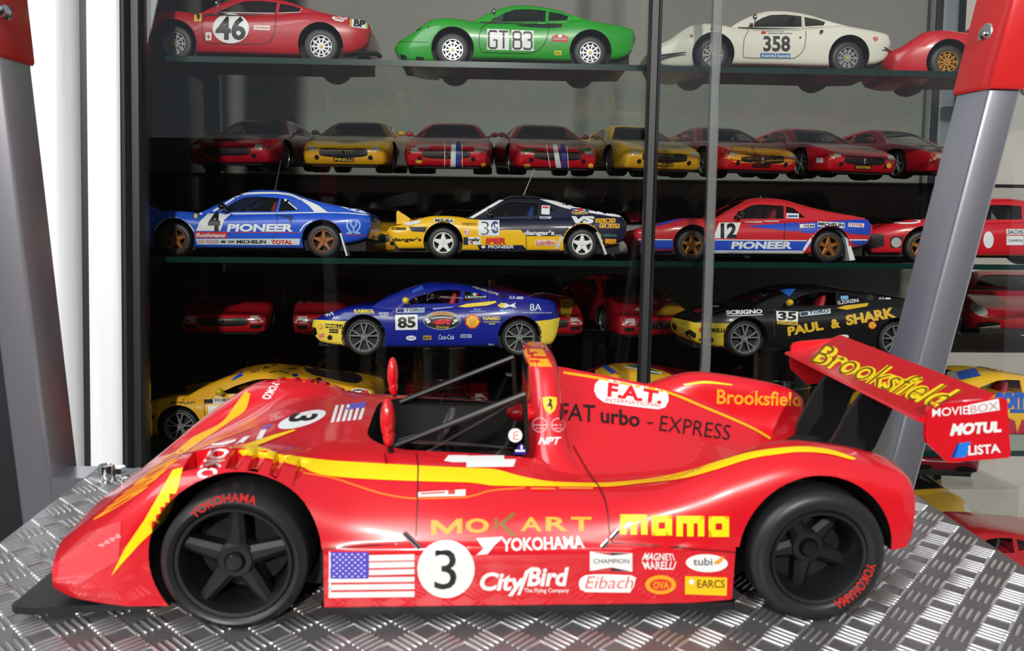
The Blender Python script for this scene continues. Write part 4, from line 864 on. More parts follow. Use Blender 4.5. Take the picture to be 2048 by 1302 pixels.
# third shelf, raised back row: red cars in the shade
R3 = [facing('red sports car with square headlamps, left end of the shaded row', 447, RZ3, (190, 20, 34), tilt=TI, yaw=97),
      facing('red sports car showing behind the nose of the blue race coupe', 668, RZ3, (176, 18, 34), tilt=TI, yaw=94),
      facing('red sports car showing behind the tail of the blue race coupe', 1090, RZ3, (180, 20, 36), tilt=TI, yaw=96),
      facing('red sports car with a yellow hood patch behind the black door seal', 1316, RZ3, (186, 20, 36), tilt=TI, yaw=102),
      facing('shiny red race coupe with a white name bar, right of the grey post', 2030, RZ3 + .35, (196, 22, 44), kind='coupe', tilt=5, yaw=62, y=86, k=1.0)]
LOW3 = [facing('dark red car behind the windscreen of the low yellow race coupe', 470, SC_, (150, 16, 30), yaw=96),
        facing('yellow car behind the tail of the low yellow race coupe', 690, SC_, (214, 160, 30), yaw=96),
        facing('red car seen through the clear drum of the blue race coupe', 900, SC_, (120, 16, 24), yaw=96),
        facing('red car lettered white behind the rear wing of the race car', 1480, SC_, (176, 20, 36), yaw=100),
        ]
riser(27, 65, 91.5, 117, -32.95, RZ4 - .12, 'clear acrylic riser on the lowest visible shelf at the right', 0)
LOW4 = [facing('dark red race coupe with a white name bar below the end of the rear wing', 1905, RZ4 + .03, (150, 18, 40), kind='coupe', yaw=78, y=92.5, k=.98),
        facing('dull yellow race coupe low at the right beside the tread plate', 1925, -32.97, (206, 160, 44), kind='coupe', yaw=100, y=93.2, k=.84),
        car('coupe', 'red race coupe on the lowest visible shelf, bottom right beyond the tread plate', 44.0, 58.4, YF, -32.97, (190, 20, 30), yaw=0)]

# ------------------------------------------------------------------ print and small pieces on the cabinet cars
class View:
    """numbers read off an enlarged piece of the photograph"""
    def __init__(s, ox, oy, k): s.o = (ox, oy); s.k = k
    def q(s, x, y): return (x / s.k + s.o[0], y / s.k + s.o[1])
    def P(s, *p): return P(*[s.q(*a) for a in p])
    def B(s, x0, y0, x1, y1, rot=0): return BOX(*s.q(x0, y0), *s.q(x1, y1), rot)
    def E(s, x, y, rx, ry=None, rot=0): return ELL(*s.q(x, y), rx / s.k, (ry or rx) / s.k, rot)
    def L(s, pts, w, n=0):
        p = [s.q(*a) for a in pts]; return STRIP(curve(p, n) if n else p, w / s.k)
    def T(s, t, x0, y0, x1, y1, bold=.02, shear=0, rot=0): return T(t, *s.q(x0, y0), *s.q(x1, y1), bold, shear, rot)
    def Q(s, t, *q, bold=.02, shear=0): return T(t, 0, 0, 0, 0, bold, shear, quad=[s.q(*a) for a in q])
def st(r, name, rgb, shapes, layer=1, **k):
    return sticker(r, r.bvh, name, rgb, shapes, step=k.pop('step', 4.5), layer=layer, jump=k.pop('jump', 2.6), lift=.022, **k)
def antenna(r, base, tip, y=4.5):
    a, b = r.at(*base, y), r.at(*tip, y)
    put('antenna', MB().ball(a, .13, 8, 6).tube([a, b], [.05, .03], 6), mat('antenna_metal', (150, 150, 150), .3, .8), r.o)
def flap(r, rgb, p):
    a = [r.at(*q, .5) for q in p]; put('mud_flap', MB().rings([[(v.x, y, v.z) for v in a] for y in (.25, 1.9)]), mat('flap_%d' % rgb[0], rgb, .5), r.o, sm=0)
def popup(r, rgb, p):
    a = [r.at(*q, 1.2) for q in p]; W = r.D['L']['W']
    for y0, y1 in ((1.1, 2.7), (W - 2.7, W - 1.1)): put('headlamp_pod', MB().rings([[(v.x, y, v.z) for v in a] for y in (y0, y1)]), paint(rgb), r.o, sm=20)
RD, NV, GY = (200, 30, 40), (18, 20, 52), (150, 150, 150)
A_, B_, C_v, D_, E_, F_, G_ = View(240, 0, 3.427), View(750, 0, 3.427), View(1280, 0, 3.057), View(250, 360, 3.617), View(740, 360, 3.617), View(1230, 360, 2.504), View(240, 500, 3.255)
SEAM = lambda rgb: tuple(int(c * .28) for c in rgb)
# red 46
st(c46, 'number_disc', WHITE, A_.E(760, 195, 125, 103)); st(c46, 'number_print', BLACK, A_.T('46', 655, 115, 862, 275, .03), 2)
st(c46, 'door_seam', SEAM((186, 22, 36)), A_.L([(640, 88), (572, 130), (560, 200), (572, 270), (600, 296), (980, 303), (1040, 265), (1064, 190), (1068, 95)], 6, 30))
st(c46, 'horse_label', (236, 190, 60), A_.B(508, 92, 560, 148)); st(c46, 'horse_mark', BLACK, A_.P((525, 100), (545, 104), (548, 122), (534, 140), (530, 118)), 2)
st(c46, 'small_label', WHITE, [A_.B(587, 222, 627, 277), A_.B(918, 175, 1028, 206, -2)]); st(c46, 'lettering', RD, [A_.T('COPACABANA', 922, 181, 1024, 200, .01, 0, -2), A_.P((607, 235), (618, 252), (607, 268), (597, 252))], 2)
st(c46, 'wiper_label', WHITE, A_.P((1450, 122), (1480, 104), (1530, 108), (1562, 128), (1525, 150), (1475, 142))); st(c46, 'lettering', RD, A_.T('TRICO', 1468, 114, 1546, 138, .03, 0, -6), 2)
st(c46, 'oil_label', WHITE, A_.P((1590, 131), (1690, 145), (1688, 198), (1590, 185))); st(c46, 'label_edge', (226, 200, 70), [A_.P((1577, 129), (1586, 130), (1586, 185), (1577, 184)), A_.P((1692, 146), (1700, 147), (1699, 200), (1692, 199))])
st(c46, 'label_edge', (40, 130, 80), [A_.P((1586, 130), (1592, 131), (1592, 186), (1586, 185)), A_.P((1685, 145), (1692, 146), (1692, 199), (1685, 198))]); st(c46, 'lettering', BLACK, A_.T('BP', 1602, 140, 1680, 186, .05, 0, -7), 2)
st(c46, 'window_trim', (200, 196, 190), [A_.L([(690, 86), (830, 88), (1060, 92)], 6), A_.L([(1085, 90), (1235, 84), (1245, 60)], 5)])
put('tail_lamp', MB().lathe([(0, 17.5), (.42, 17.45), (.46, 17.3)], 20, (0, 1.9, 3.5), 'x'), LAMP, c46.o); put('rear_bumper', MB().tube([(16.2, .5, 1.15), (17.9, .9, 1.2), (18.1, 2, 1.25)], .22), PLASTIC, c46.o)
# green GT 83
st(c83, 'number_panel', WHITE, [B_.P((768, 198), (918, 204), (918, 344), (768, 340)), B_.P((936, 205), (1088, 211), (1088, 350), (936, 345))])
def strokes(V, ls, w): return [V.L(l, w) for l in ls]
st(c83, 'number_print', BLACK, strokes(B_, [[(835, 222), (826, 214), (790, 213), (780, 224), (779, 318), (789, 329), (824, 330), (834, 322), (834, 275), (812, 274)], [(850, 215), (912, 217)], [(881, 216), (881, 333)],
   [(955, 219), (990, 220), (1000, 230), (1000, 262), (990, 272), (957, 271), (948, 281), (947, 322), (957, 333), (992, 334), (1002, 324), (1002, 282), (992, 273)], [(957, 271), (947, 261), (947, 229), (956, 219)],
   [(1018, 232), (1028, 222), (1062, 223), (1073, 233), (1073, 264), (1063, 274), (1045, 274)], [(1063, 274), (1074, 285), (1074, 326), (1063, 337), (1028, 336), (1018, 326)]], 13), 2)
st(c83, 'door_seam', SEAM((34, 158, 34)), B_.L([(772, 160), (726, 200), (714, 270), (722, 345), (740, 358), (1050, 366), (1110, 350), (1160, 300), (1186, 230), (1192, 160)], 6, 30))
st(c83, 'dark_scoop_print', (16, 34, 14), B_.P((960, 170), (1100, 165), (1286, 165), (1278, 186), (1200, 193), (1080, 188), (1000, 180)))
st(c83, 'rally_label', (196, 40, 36), B_.P((1212, 250), (1245, 236), (1290, 236), (1322, 252), (1320, 290), (1212, 284))); st(c83, 'label_mark', WHITE, [B_.E(1268, 248, 15, 11), B_.B(1222, 266, 1314, 270)], 2)
st(c83, 'yellow_label', (232, 206, 40), B_.B(1230, 347, 1278, 378)); st(c83, 'lettering', (90, 70, 10), B_.T('Dino', 1236, 353, 1272, 370), 2)
st(c83, 'lamp_recess', (14, 14, 14), B_.P((168, 250), (240, 220), (310, 186), (324, 190), (300, 207), (220, 238))); st(c83, 'nose_slots', (14, 20, 14), [B_.P((174, 370), (216, 382), (216, 414), (178, 402)), B_.P((280, 388), (336, 392), (334, 426), (280, 422)), B_.E(365, 185, 7)])
st(c83, 'nose_seam', SEAM((34, 158, 34)), B_.L([(122, 294), (200, 284), (362, 290)], 4)); st(c83, 'fuel_cap', (30, 140, 30), B_.E(1374, 122, 28, 17), m=mat('green_cap', (40, 170, 40), .2, 0, 1))
st(c83, 'window_trim', (150, 190, 150), [B_.L([(812, 156), (1000, 158), (1168, 164)], 5), B_.L([(1188, 156), (1315, 152), (1328, 116)], 5)])
# cream 358
st(c358, 'number_print', BLACK, C_v.T('358', 754, 220, 918, 315, .03)); st(c358, 'sponsor_bar', (44, 110, 176), [C_v.B(735, 325, 825, 355, -1), C_v.B(831, 327, 918, 356, -1)])
st(c358, 'lettering', WHITE, [C_v.T('Ausonia', 742, 329, 820, 350), C_v.T('Ausonia', 836, 331, 913, 352)], 2); st(c358, 'rally_header', (190, 60, 56), [C_v.E(755, 200, 16, 10)]); st(c358, 'lettering', (110, 110, 116), [C_v.T('RALLYE ITALIA', 775, 186, 880, 198, .0), C_v.B(780, 203, 930, 207)])
st(c358, 'door_seam', (120, 112, 98), C_v.L([(664, 185), (634, 250), (630, 350), (760, 356), (930, 358), (980, 330), (1010, 270), (1015, 190)], 5, 26))
st(c358, 'red_tag', (214, 110, 100), C_v.P((1424, 226), (1455, 226), (1453, 245), (1440, 256), (1426, 245))); st(c358, 'triangle_tag', NV, C_v.P((424, 181), (448, 160), (470, 181))); st(c358, 'side_lamp', (176, 70, 40), C_v.E(315, 220, 10))
st(c358, 'door_lock', (60, 56, 50), [C_v.E(980, 230, 7), C_v.P((1096, 205), (1100, 186), (1118, 182), (1122, 196), (1104, 214))]); st(c358, 'window_trim', (196, 190, 180), [C_v.L([(690, 186), (985, 184)], 4), C_v.L([(1002, 170), (1115, 168)], 4), C_v.L([(996, 98), (996, 182)], 6)])
for x0, x1, z in ((-5.5, -2.6, 1.55), (16.3, 17.5, 2.5)):
    put('bumper', MB().tube([(x0 if x0 < 0 else x1, 3.0, z), (x0 + .5 if x0 < 0 else x1 - .1, .9, z), (x1 if x0 < 0 else x0, .1 if x0 < 0 else -.05, z + (.2 if x0 < 0 else .05))], [.16, .17, .06]), CHROME, c358.o)
st(cnose, 'lamp_cover', (200, 140, 140), C_v.P((1690, 286), (1755, 238), (1806, 216), (1802, 250), (1745, 284)), m=mat('lamp_cover_plastic', (226, 70, 76), .08, 0, 1))
# blue 4
W4 = (228, 230, 234)
st(c4, 'white_panel', W4, [D_.P((513, 368), (545, 295), (600, 244), (770, 244), (718, 290), (690, 368)), D_.P((1255, 128), (1300, 140), (1400, 185), (1470, 236), (1372, 234), (1335, 190), (1280, 150)), D_.P((1310, 120), (1350, 118), (1600, 180), (1780, 250), (1690, 235))])
st(c4, 'white_line', W4, [D_.L([(640, 226), (740, 165), (830, 112), (900, 98), (1060, 94), (1190, 106), (1270, 140)], 14, 20), D_.L([(770, 243), (1100, 241), (1380, 236), (1600, 240), (1775, 256)], 7, 20), D_.L([(214, 362), (250, 310), (300, 282), (350, 272), (410, 284), (460, 318), (502, 372)], 8, 24), D_.L([(1266, 372), (1300, 325), (1350, 300), (1410, 290), (1480, 300), (1540, 340), (1572, 396)], 9, 24)])
st(c4, 'number_print', BLACK, D_.T('4', 600, 228, 690, 370, .05), 2); st(c4, 'lettering', W4, D_.T('PIONEER', 737, 318, 1214, 374, .045, .1))
st(c4, 'red_line', RD, [D_.L([(742, 378), (1272, 380)], 5), D_.L([(1585, 398), (1742, 401)], 5)]); st(c4, 'red_bar', RD, D_.B(505, 375, 740, 419)); st(c4, 'lettering', W4, D_.T('Rothmans', 512, 384, 728, 414, .02, .3), 2)
st(c4, 'sponsor_band', (206, 208, 210), D_.P((512, 425), (1266, 424), (1262, 470), (524, 466))); st(c4, 'lettering', (186, 84, 84), D_.T('CH. POZZI', 528, 434, 676, 456, .01), 2); st(c4, 'lettering', (60, 66, 80), [D_.T('SIEM', 744, 436, 792, 455, .03), D_.E(712, 446, 20, 10)], 2)
st(c4, 'lettering', BLACK, D_.T('MICHELIN', 808, 433, 1020, 459, .04), 2); st(c4, 'lettering', RD, D_.T('TOTAL', 1058, 434, 1212, 464, .045), 2)
st(c4, 'fork_emblem', (150, 190, 240), [D_.L([(1604, 384), (1642, 384), (1614, 352), (1606, 322), (1618, 300), (1640, 293)], 12, 16), D_.L([(1702, 384), (1662, 384), (1692, 352), (1700, 322), (1688, 300), (1668, 293)], 12, 16), D_.L([(1654, 384), (1654, 348), (1634, 322), (1634, 300)], 11), D_.L([(1654, 348), (1674, 322), (1674, 300)], 11)])
st(c4, 'horse_label', (236, 200, 60), D_.E(512, 260, 13, 17)); st(c4, 'round_label', W4, D_.E(550, 246, 13, 8)); st(c4, 'dark_scoop_print', (14, 36, 100), D_.P((1098, 254), (1216, 258), (1204, 318), (1180, 280)))  # the darker blue patch paints the shade inside the dent
st(c4, 'number_print', (90, 120, 190), D_.T('EER', 60, 338, 165, 362, .03)); st(c4, 'door_seam', (14, 34, 90), D_.L([(1095, 242), (1100, 300), (1085, 400), (1060, 425)], 5, 10)); st(c4, 'window_letters', (210, 210, 214), [D_.L([(1180, 160), (1245, 214)], 10), D_.E(1162, 146, 10)], 2)
antenna(c4, (550, 381), (562, 320)); flap(c4, (222, 222, 220), [D_.q(1555, 385), D_.q(1568, 385), D_.q(1612, 545), D_.q(1603, 552)]); popup(c4, (30, 84, 206), [D_.q(156, 192), D_.q(172, 190), D_.q(250, 238), D_.q(250, 270), D_.q(156, 262)])
# yellow and navy 3
st(c3, 'navy_side', NV, E_.P((790, 272), (1100, 262), (1240, 255), (1380, 205), (1500, 185), (1870, 250), (1880, 470), (1640, 470), (1420, 470), (1392, 405), (1130, 405), (1090, 360), (935, 360), (935, 290), (790, 290)), step=3)
st(c3, 'hood_black', BLACK, E_.P((300, 266), (380, 253), (460, 242), (560, 244), (720, 252), (640, 240), (400, 236)), jump=3)
st(c3, 'white_line', W4, [E_.P((718, 274), (748, 278), (968, 148), (938, 146)), E_.P((1225, 141), (1300, 148), (1480, 180), (1820, 262), (1800, 272), (1480, 222), (1380, 196))], 2)
st(c3, 'navy_bar', NV, [E_.P((280, 338), (412, 340), (398, 376), (302, 370)), E_.B(675, 414, 712, 468), E_.P((775, 470), (1104, 470), (1132, 502), (792, 502))], 2)
st(c3, 'lettering', BLACK, [E_.T('CIBIE', 155, 345, 262, 362, .05), E_.T("danger's", 165, 415, 372, 450, .03), E_.T('vitaloni', 660, 304, 770, 327, .0)], 2)
st(c3, 'white_label', W4, [E_.B(465, 280, 606, 313, -2), E_.P((238, 322), (250, 312), (370, 290), (362, 312), (280, 330)), E_.B(785, 292, 936, 403), E_.B(710, 412, 800, 467), E_.B(1240, 186, 1300, 250, -3), E_.B(680, 360, 716, 396), E_.B(1228, 266, 1310, 282)], 2)
st(c3, 'lettering', BLACK, [E_.T('MiSURA', 470, 284, 602, 308, .03, .1, -2), E_.T('3', 804, 304, 860, 396, -.02), E_.T('rally', 716, 420, 796, 448, .05)], 3); st(c3, 'lettering', (40, 60, 120), [E_.T('G', 874, 302, 926, 384, .02), E_.L([(900, 300), (900, 386)], 9), E_.B(1234, 271, 1304, 277)], 3)
st(c3, 'lettering', W4, [E_.T('VS', 1455, 264, 1624, 318, .07, .15), E_.T("danger's", 1115, 364, 1334, 407, .035), E_.B(1340, 396, 1386, 401), E_.T('PIONEER', 852, 472, 1040, 494, .03, .15), E_.E(820, 483, 15, 11)], 3)
st(c3, 'watch_label', (30, 34, 80), E_.B(1450, 207, 1586, 254, -1), 2); st(c3, 'watch_label_top', (200, 40, 40), E_.B(1500, 208, 1540, 226, -1), 3); st(c3, 'lettering', (236, 180, 70), E_.T('TISSOT', 1456, 232, 1580, 252, .04), 3)
OL = [E_.B(1630 + 37 * i, 280, 1663 + 37 * i, 310, -3) for i in range(4)] + [E_.B(1660 + 37 * i, 314 + i, 1693 + 37 * i, 346 + i, -3) for i in range(4)]
st(c3, 'letter_squares', (240, 176, 40), OL, 2); st(c3, 'lettering', NV, [E_.T(c, 1638 + 37 * i, 286, 1656 + 37 * i, 304) for i, c in enumerate('OLIO')] + [E_.T(c, 1668 + 37 * i, 320 + i, 1686 + 37 * i, 340 + i) for i, c in enumerate('FIAT')], 3)
st(c3, 'lettering', (214, 40, 40), [E_.T('IPER', 834, 417, 984, 462, .06, .12), E_.T('4', 720, 436, 746, 466, .03), E_.T('R1', 684, 366, 712, 390), E_.B(1246, 194, 1294, 206, -3)], 3); st(c3, 'oil_label', (236, 206, 196), E_.B(1196, 433, 1341, 475), 2); st(c3, 'lettering', (206, 40, 50), E_.T('Lubrifilm', 1204, 438, 1334, 470, .02), 3)
st(c3, 'white_slash', (206, 208, 212), E_.P((1338, 498), (1364, 497), (1398, 410), (1376, 410)), 2); st(c3, 'grey_sill', (96, 98, 100), E_.P((676, 504), (1372, 503), (1370, 524), (676, 526)), 2); st(c3, 'lettering', (90, 160, 120), E_.T('VEGLIA', 1684, 391, 1786, 408, .01), 2); st(c3, 'yellow_label', (226, 160, 30), E_.B(1700, 426, 1780, 460, -2), 2)
st(c3, 'door_seam', (70, 56, 20), E_.L([(1128, 410), (1132, 500)], 5), 2)
antenna(c3, (1048, 389), (1069, 338)); flap(c3, (214, 214, 214), [E_.q(1634, 376), E_.q(1650, 376), E_.q(1712, 536), E_.q(1700, 542)]); popup(c3, (248, 190, 20), [E_.q(192, 232), E_.q(205, 222), E_.q(290, 282), E_.q(290, 318), E_.q(192, 318)])
# red and blue 12
BL = (26, 70, 190)
st(c12, 'blue_panel', BL, [F_.P((480, 301), (1000, 306), (950, 353), (482, 353)), F_.P((650, 231), (920, 212), (926, 256), (870, 256)), F_.P((930, 216), (1270, 196), (1282, 230), (1276, 276), (1170, 268), (1120, 240), (1050, 240), (990, 268), (930, 262)), F_.P((1180, 298), (1266, 300), (1258, 334), (1206, 338)), F_.P((118, 300), (304, 300), (292, 366), (130, 356)), F_.P((98, 240), (110, 228), (200, 214), (380, 190), (330, 200), (180, 240))])
st(c12, 'white_line', W4, [F_.P((482, 352), (946, 354), (942, 376), (482, 374)), F_.L([(298, 296), (330, 256), (395, 233), (450, 250), (482, 296)], 8, 20), F_.L([(944, 352), (985, 292), (1035, 252), (1085, 246), (1130, 262), (1156, 296)], 14, 20), F_.L([(1170, 300), (1262, 300)], 6), F_.L([(118, 298), (300, 299)], 5), F_.L([(500, 300), (960, 304)], 5)], 2)
st(c12, 'white_panel', W4, F_.P((490, 292), (522, 214), (630, 214), (602, 292))); st(c12, 'number_print', BLACK, F_.T('12', 528, 217, 608, 291, .05), 2); st(c12, 'lettering', W4, F_.T('PIONEER', 580, 308, 884, 345, .045, .12), 2)
st(c12, 'white_label', W4, [F_.B(925, 221, 1000, 239, 2), F_.B(1014, 212, 1149, 237, -3), F_.B(1168, 217, 1246, 236, -3), F_.B(858, 168, 920, 193, -2)], 2); st(c12, 'lettering', BLACK, [F_.T('SIEM', 944, 225, 996, 236), F_.T('MICHELIN', 1018, 216, 1145, 233, .04, 0, -3)], 3); st(c12, 'lettering', RD, F_.T('TOTAL', 1172, 220, 1242, 233, .03, 0, -3), 3); st(c12, 'lettering', (70, 80, 140), [F_.B(864, 178, 914, 187)], 3)
st(c12, 'horse_label', (240, 200, 50), F_.E(484, 231, 11, 14)); st(c12, 'lettering', (220, 220, 226), [F_.T('MICHELIN', 170, 355, 262, 368, .02), F_.B(650, 209, 738, 215), F_.B(746, 205, 822, 211)], 2); st(c12, 'door_seam', SEAM((206, 34, 44)), F_.L([(850, 216), (846, 300), (840, 352)], 4), 2)
antenna(c12, (1521, 398), (1521, 391)); flap(c12, (222, 222, 220), [F_.q(1148, 290), F_.q(1162, 290), F_.q(1197, 400), F_.q(1170, 404)])
# long red racer
st(cS, 'lamp_frame', (40, 8, 12), F_.P((1376, 292), (1392, 280), (1454, 282), (1444, 338), (1382, 342))); st(cS, 'headlamp', (236, 236, 240), F_.E(1408, 313, 25, 25), 2, m=LAMP)
st(cS, 'nose_duct', (24, 8, 10), F_.P((1262, 268), (1346, 272), (1350, 330), (1262, 350))); st(cS, 'white_label', W4, [F_.B(1960, 246, 2046, 274), F_.B(1960, 279, 2046, 326)]); st(cS, 'lettering', BLACK, [F_.T('SACHS', 1966, 250, 2042, 270), F_.T('CHAMPION', 1968, 297, 2040, 309, .0)], 2)
st(cS, 'number_disc', W4, F_.E(1870, 300, 26, 42)); st(cS, 'number_ring', W4, [STRIP([F_.q(1455 + 72 * math.cos(t / 4), 206 + 11 * math.sin(t / 4)) for t in range(27)], 3)], jump=3)
# blue 85
Y85 = (246, 214, 70)
st(c85, 'yellow_bumper', Y85, [D_.P((1322, 1004), (1350, 1010), (1500, 1018), (1640, 1022), (1605, 1075), (1590, 1130), (1585, 1215), (1390, 1200), (1325, 1090)), E_.P((1186, 1022), (1300, 1010), (1390, 990), (1390, 1100), (1340, 1220), (1236, 1215), (1230, 1110), (1208, 1055))], 2.5, step=2)
st(c85, 'bumper_print', BLACK, [D_.B(1450, 1042, 1576, 1071, -3), D_.E(1485, 1138, 18), D_.P((1358, 1060), (1385, 1068), (1396, 1110), (1380, 1125), (1362, 1095)), D_.B(1480, 1078, 1544, 1106, -4)], 4); st(c85, 'lettering', Y85, [D_.T('PIRELLI', 1454, 1048, 1572, 1067, .03, 0, -3), D_.T('Speedline', 1484, 1084, 1540, 1100, 0, 0, -4)], 5); st(c85, 'pink_tag', (226, 130, 120), D_.B(1406, 1110, 1446, 1138, 15), 4); st(c85, 'ring_mark', (214, 80, 50), D_.E(1416, 1060, 15, 18), 4); st(c85, 'ring_mark', Y85, D_.E(1416, 1060, 11, 14), 5)
st(c85, 'lettering', (236, 214, 60), [D_.T('KABISOL', 1657, 936, 1805, 958, .05), D_.B(1657, 962, 1805, 967), E_.T('NAMED', 820, 989, 942, 1013, .04), E_.T('Natural Medicine', 824, 1018, 942, 1032, .0), E_.B(860, 1038, 905, 1044)], 1)
st(c85, 'lettering', W4, [E_.T('ENNEGI', 65, 957, 134, 974, .02), E_.B(72, 980, 130, 985), E_.T('Coca-Cola', 496, 1118, 608, 1153, .0, .2), E_.T('L.Bontempelli', 690, 838, 840, 856, .02), E_.T('8A', 1156, 896, 1240, 946, .0), E_.T('nuova elettroimpianti sistemi', 1098, 953, 1314, 968, .0), E_.T('AA', 1005, 838, 1052, 863, .0), E_.B(1060, 845, 1108, 852), E_.B(1060, 856, 1108, 862), E_.T('TIME OL', 854, 1183, 898, 1196, .01), D_.T('4R', 1440, 945, 1510, 985, .02, .3, 15), D_.T('ARC', 1500, 985, 1560, 1008, .02, .2)], 1)
st(c85, 'number_panel', WHITE, E_.B(183, 975, 344, 1084, 1)); st(c85, 'number_print', BLACK, E_.T('85', 200, 990, 330, 1070, .04, 0, 2), 2); st(c85, 'hood_number_panel', WHITE, D_.P((1702, 838), (1800, 822), (1813, 847), (1712, 860)), jump=3); st(c85, 'hood_number', BLACK, D_.Q('8', (1735, 853), (1738, 833), (1776, 828), (1778, 846)), 2, jump=3)
st(c85, 'sponsor_bar', (196, 204, 214), E_.P((190, 930), (395, 924), (394, 958), (190, 963))); st(c85, 'lettering', (40, 60, 130), [E_.T('TORO', 255, 932, 390, 954, .02), E_.B(196, 934, 246, 958)], 2)
st(c85, 'oval_emblem', (160, 160, 160), E_.E(521, 1016, 136, 68)); st(c85, 'oval_emblem_inner', BLACK, E_.E(521, 1026, 128, 50), 2); st(c85, 'checker_flags', (226, 226, 226), [E_.P((405, 1020), (432, 1010), (440, 1028), (415, 1040)), E_.P((400, 1005), (420, 1000), (428, 1010), (404, 1020)), E_.P((600, 1012), (632, 1004), (640, 1020), (612, 1032)), E_.P((590, 1030), (612, 1032), (606, 1046)), E_.L([(440, 1002), (520, 994), (600, 1000)], 5)], 3); st(c85, 'lettering', (226, 40, 50), E_.T('4R', 448, 1006, 588, 1046, .06, .35), 3); st(c85, 'lettering', (236, 210, 60), E_.T('Racing', 478, 1054, 572, 1074, .0, .3), 3); st(c85, 'emblem_top', (190, 130, 60), [E_.P((440, 985), (470, 960), (520, 952), (580, 962), (610, 988), (520, 976))], 2)
def shell(r, V, x, y, s, layer=1):
    fan = [(x + s * math.cos(math.radians(a)) * (1.0 + .06 * math.cos(math.radians(a * 7))), y - s * .92 * math.sin(math.radians(a))) for a in range(-28, 209, 8)] + [(x - .5 * s, y + s * .8), (x - .35 * s, y + s * .92), (x + .35 * s, y + s * .92), (x + .5 * s, y + s * .8)]
    st(r, 'scallop_emblem', (214, 50, 30), V.P(*fan), layer); st(r, 'scallop_emblem_inner', (250, 206, 50), V.P(*[(x + (a - x) * .8, y + (b - y) * .8) for a, b in fan]), layer + 1)
    st(r, 'scallop_rays', (214, 70, 30), [V.L([(x + (t * .12) * s, y + .6 * s), (x + t * .28 * s, y - .62 * s * math.cos(t * .32))], s * .06) for t in (-2, -1, 0, 1, 2)], layer + 2)
shell(c85, E_, 742, 1024, 55)
st(c85, 'oval_label', W4, E_.E(297, 1143, 37, 18)); st(c85, 'lettering', (40, 60, 140), E_.T('OMP', 272, 1136, 322, 1150, .0), 2); st(c85, 'wheel_label', (190, 150, 60), E_.B(385, 1125, 444, 1156)); st(c85, 'lettering', BLACK, E_.T('BHP', 391, 1132, 438, 1150), 2); st(c85, 'white_label', (170, 180, 210), E_.B(655, 1116, 735, 1141)); st(c85, 'lettering', (30, 40, 120), E_.T('SABELT', 660, 1121, 730, 1136), 2)
st(c85, 'fish_mark', W4, E_.P((922, 908), (950, 890), (985, 892), (1010, 905), (1055, 888), (1046, 908), (1060, 928), (1010, 915), (980, 926), (945, 926))); st(c85, 'fish_head', (240, 200, 60), E_.P((922, 908), (950, 890), (970, 892), (966, 925), (945, 926)), 2); st(c85, 'lettering', (120, 170, 230), [E_.T('MARIS', 940, 934, 1042, 955, .02, .2), E_.T('FVI', 752, 930, 798, 946), E_.B(720, 949, 834, 953)], 1)
st(c85, 'yellow_scoop', Y85, E_.P((635, 916), (700, 896), (910, 875), (914, 888), (850, 908), (690, 923))); st(c85, 'flag_label', (30, 130, 70), E_.B(735, 818, 750, 838)); st(c85, 'flag_label', W4, E_.B(750, 818, 765, 838)); st(c85, 'flag_label', (200, 40, 50), E_.B(765, 818, 780, 838)); st(c85, 'roof_band', (40, 90, 190), E_.P((300, 800), (380, 762), (388, 790), (312, 818)), jump=3)
st(c85, 'roof_lettering', (226, 206, 150), E_.Q('PENELOPE', (742, 780), (925, 836), (934, 822), (748, 768), bold=.02)); st(c85, 'engine_glass', (14, 14, 18), E_.P((690, 756), (800, 760), (1000, 780), (1320, 828), (1270, 842), (1000, 805), (800, 772)), jump=3); st(c85, 'fuel_cap', (20, 20, 30), E_.E(968, 838, 22, 18)); st(c85, 'name_bar', (190, 190, 220), E_.P((455, 930), (600, 916), (600, 922), (455, 938)))
st(c85, 'door_seam', (10, 12, 60), [E_.L([(188, 925), (170, 1000), (172, 1120), (190, 1160), (500, 1165)], 4, 16), E_.L([(690, 930), (690, 1000), (660, 1080)], 4, 8)])
# black 35
GOLDL = (226, 178, 40)
st(c35, 'yellow_bumper', (244, 206, 60), F_.P((280, 688), (400, 715), (588, 718), (562, 765), (545, 845), (430, 842), (310, 800), (284, 745)), 2.5, step=2)
st(c35, 'bumper_print', BLACK, [F_.T('PIRELLI', 468, 742, 548, 762, .04), F_.E(480, 800, 13), F_.P((352, 760), (378, 748), (408, 768), (406, 790), (380, 788), (360, 776)), F_.B(420, 795, 458, 802), F_.P((290, 712), (312, 728), (310, 755), (290, 738))], 4); st(c35, 'ring_mark', (214, 90, 40), F_.E(435, 751, 14, 14), 4)
st(c35, 'lettering', W4, [F_.T('SCRIGNO', 556, 650, 738, 672, .05, 0, 2), F_.B(560, 676, 740, 680, 2), F_.T('G.ZONZINI', 1114, 600, 1220, 618, .02, 0, 7), F_.T('AA', 1320, 586, 1348, 600, .0), F_.B(1352, 590, 1380, 598)])
st(c35, 'number_panel', WHITE, F_.P((806, 656), (918, 660), (914, 728), (812, 722))); st(c35, 'number_strip', (214, 176, 60), F_.P((810, 704), (916, 708), (914, 728), (812, 722)), 2); st(c35, 'number_print', BLACK, F_.T('35', 816, 661, 908, 703, .04), 2); st(c35, 'lettering', (40, 30, 20), F_.T('EuroCrea', 818, 709, 908, 722, .0), 3)
st(c35, 'sponsor_bar', (206, 214, 226), F_.P((922, 662), (1078, 644), (1080, 668), (928, 684))); st(c35, 'lettering', (50, 60, 90), [F_.Q('TORO', (972, 674), (1072, 664), (1070, 646), (970, 656), bold=.03), F_.P((928, 664), (964, 660), (966, 677), (930, 681))], 2)
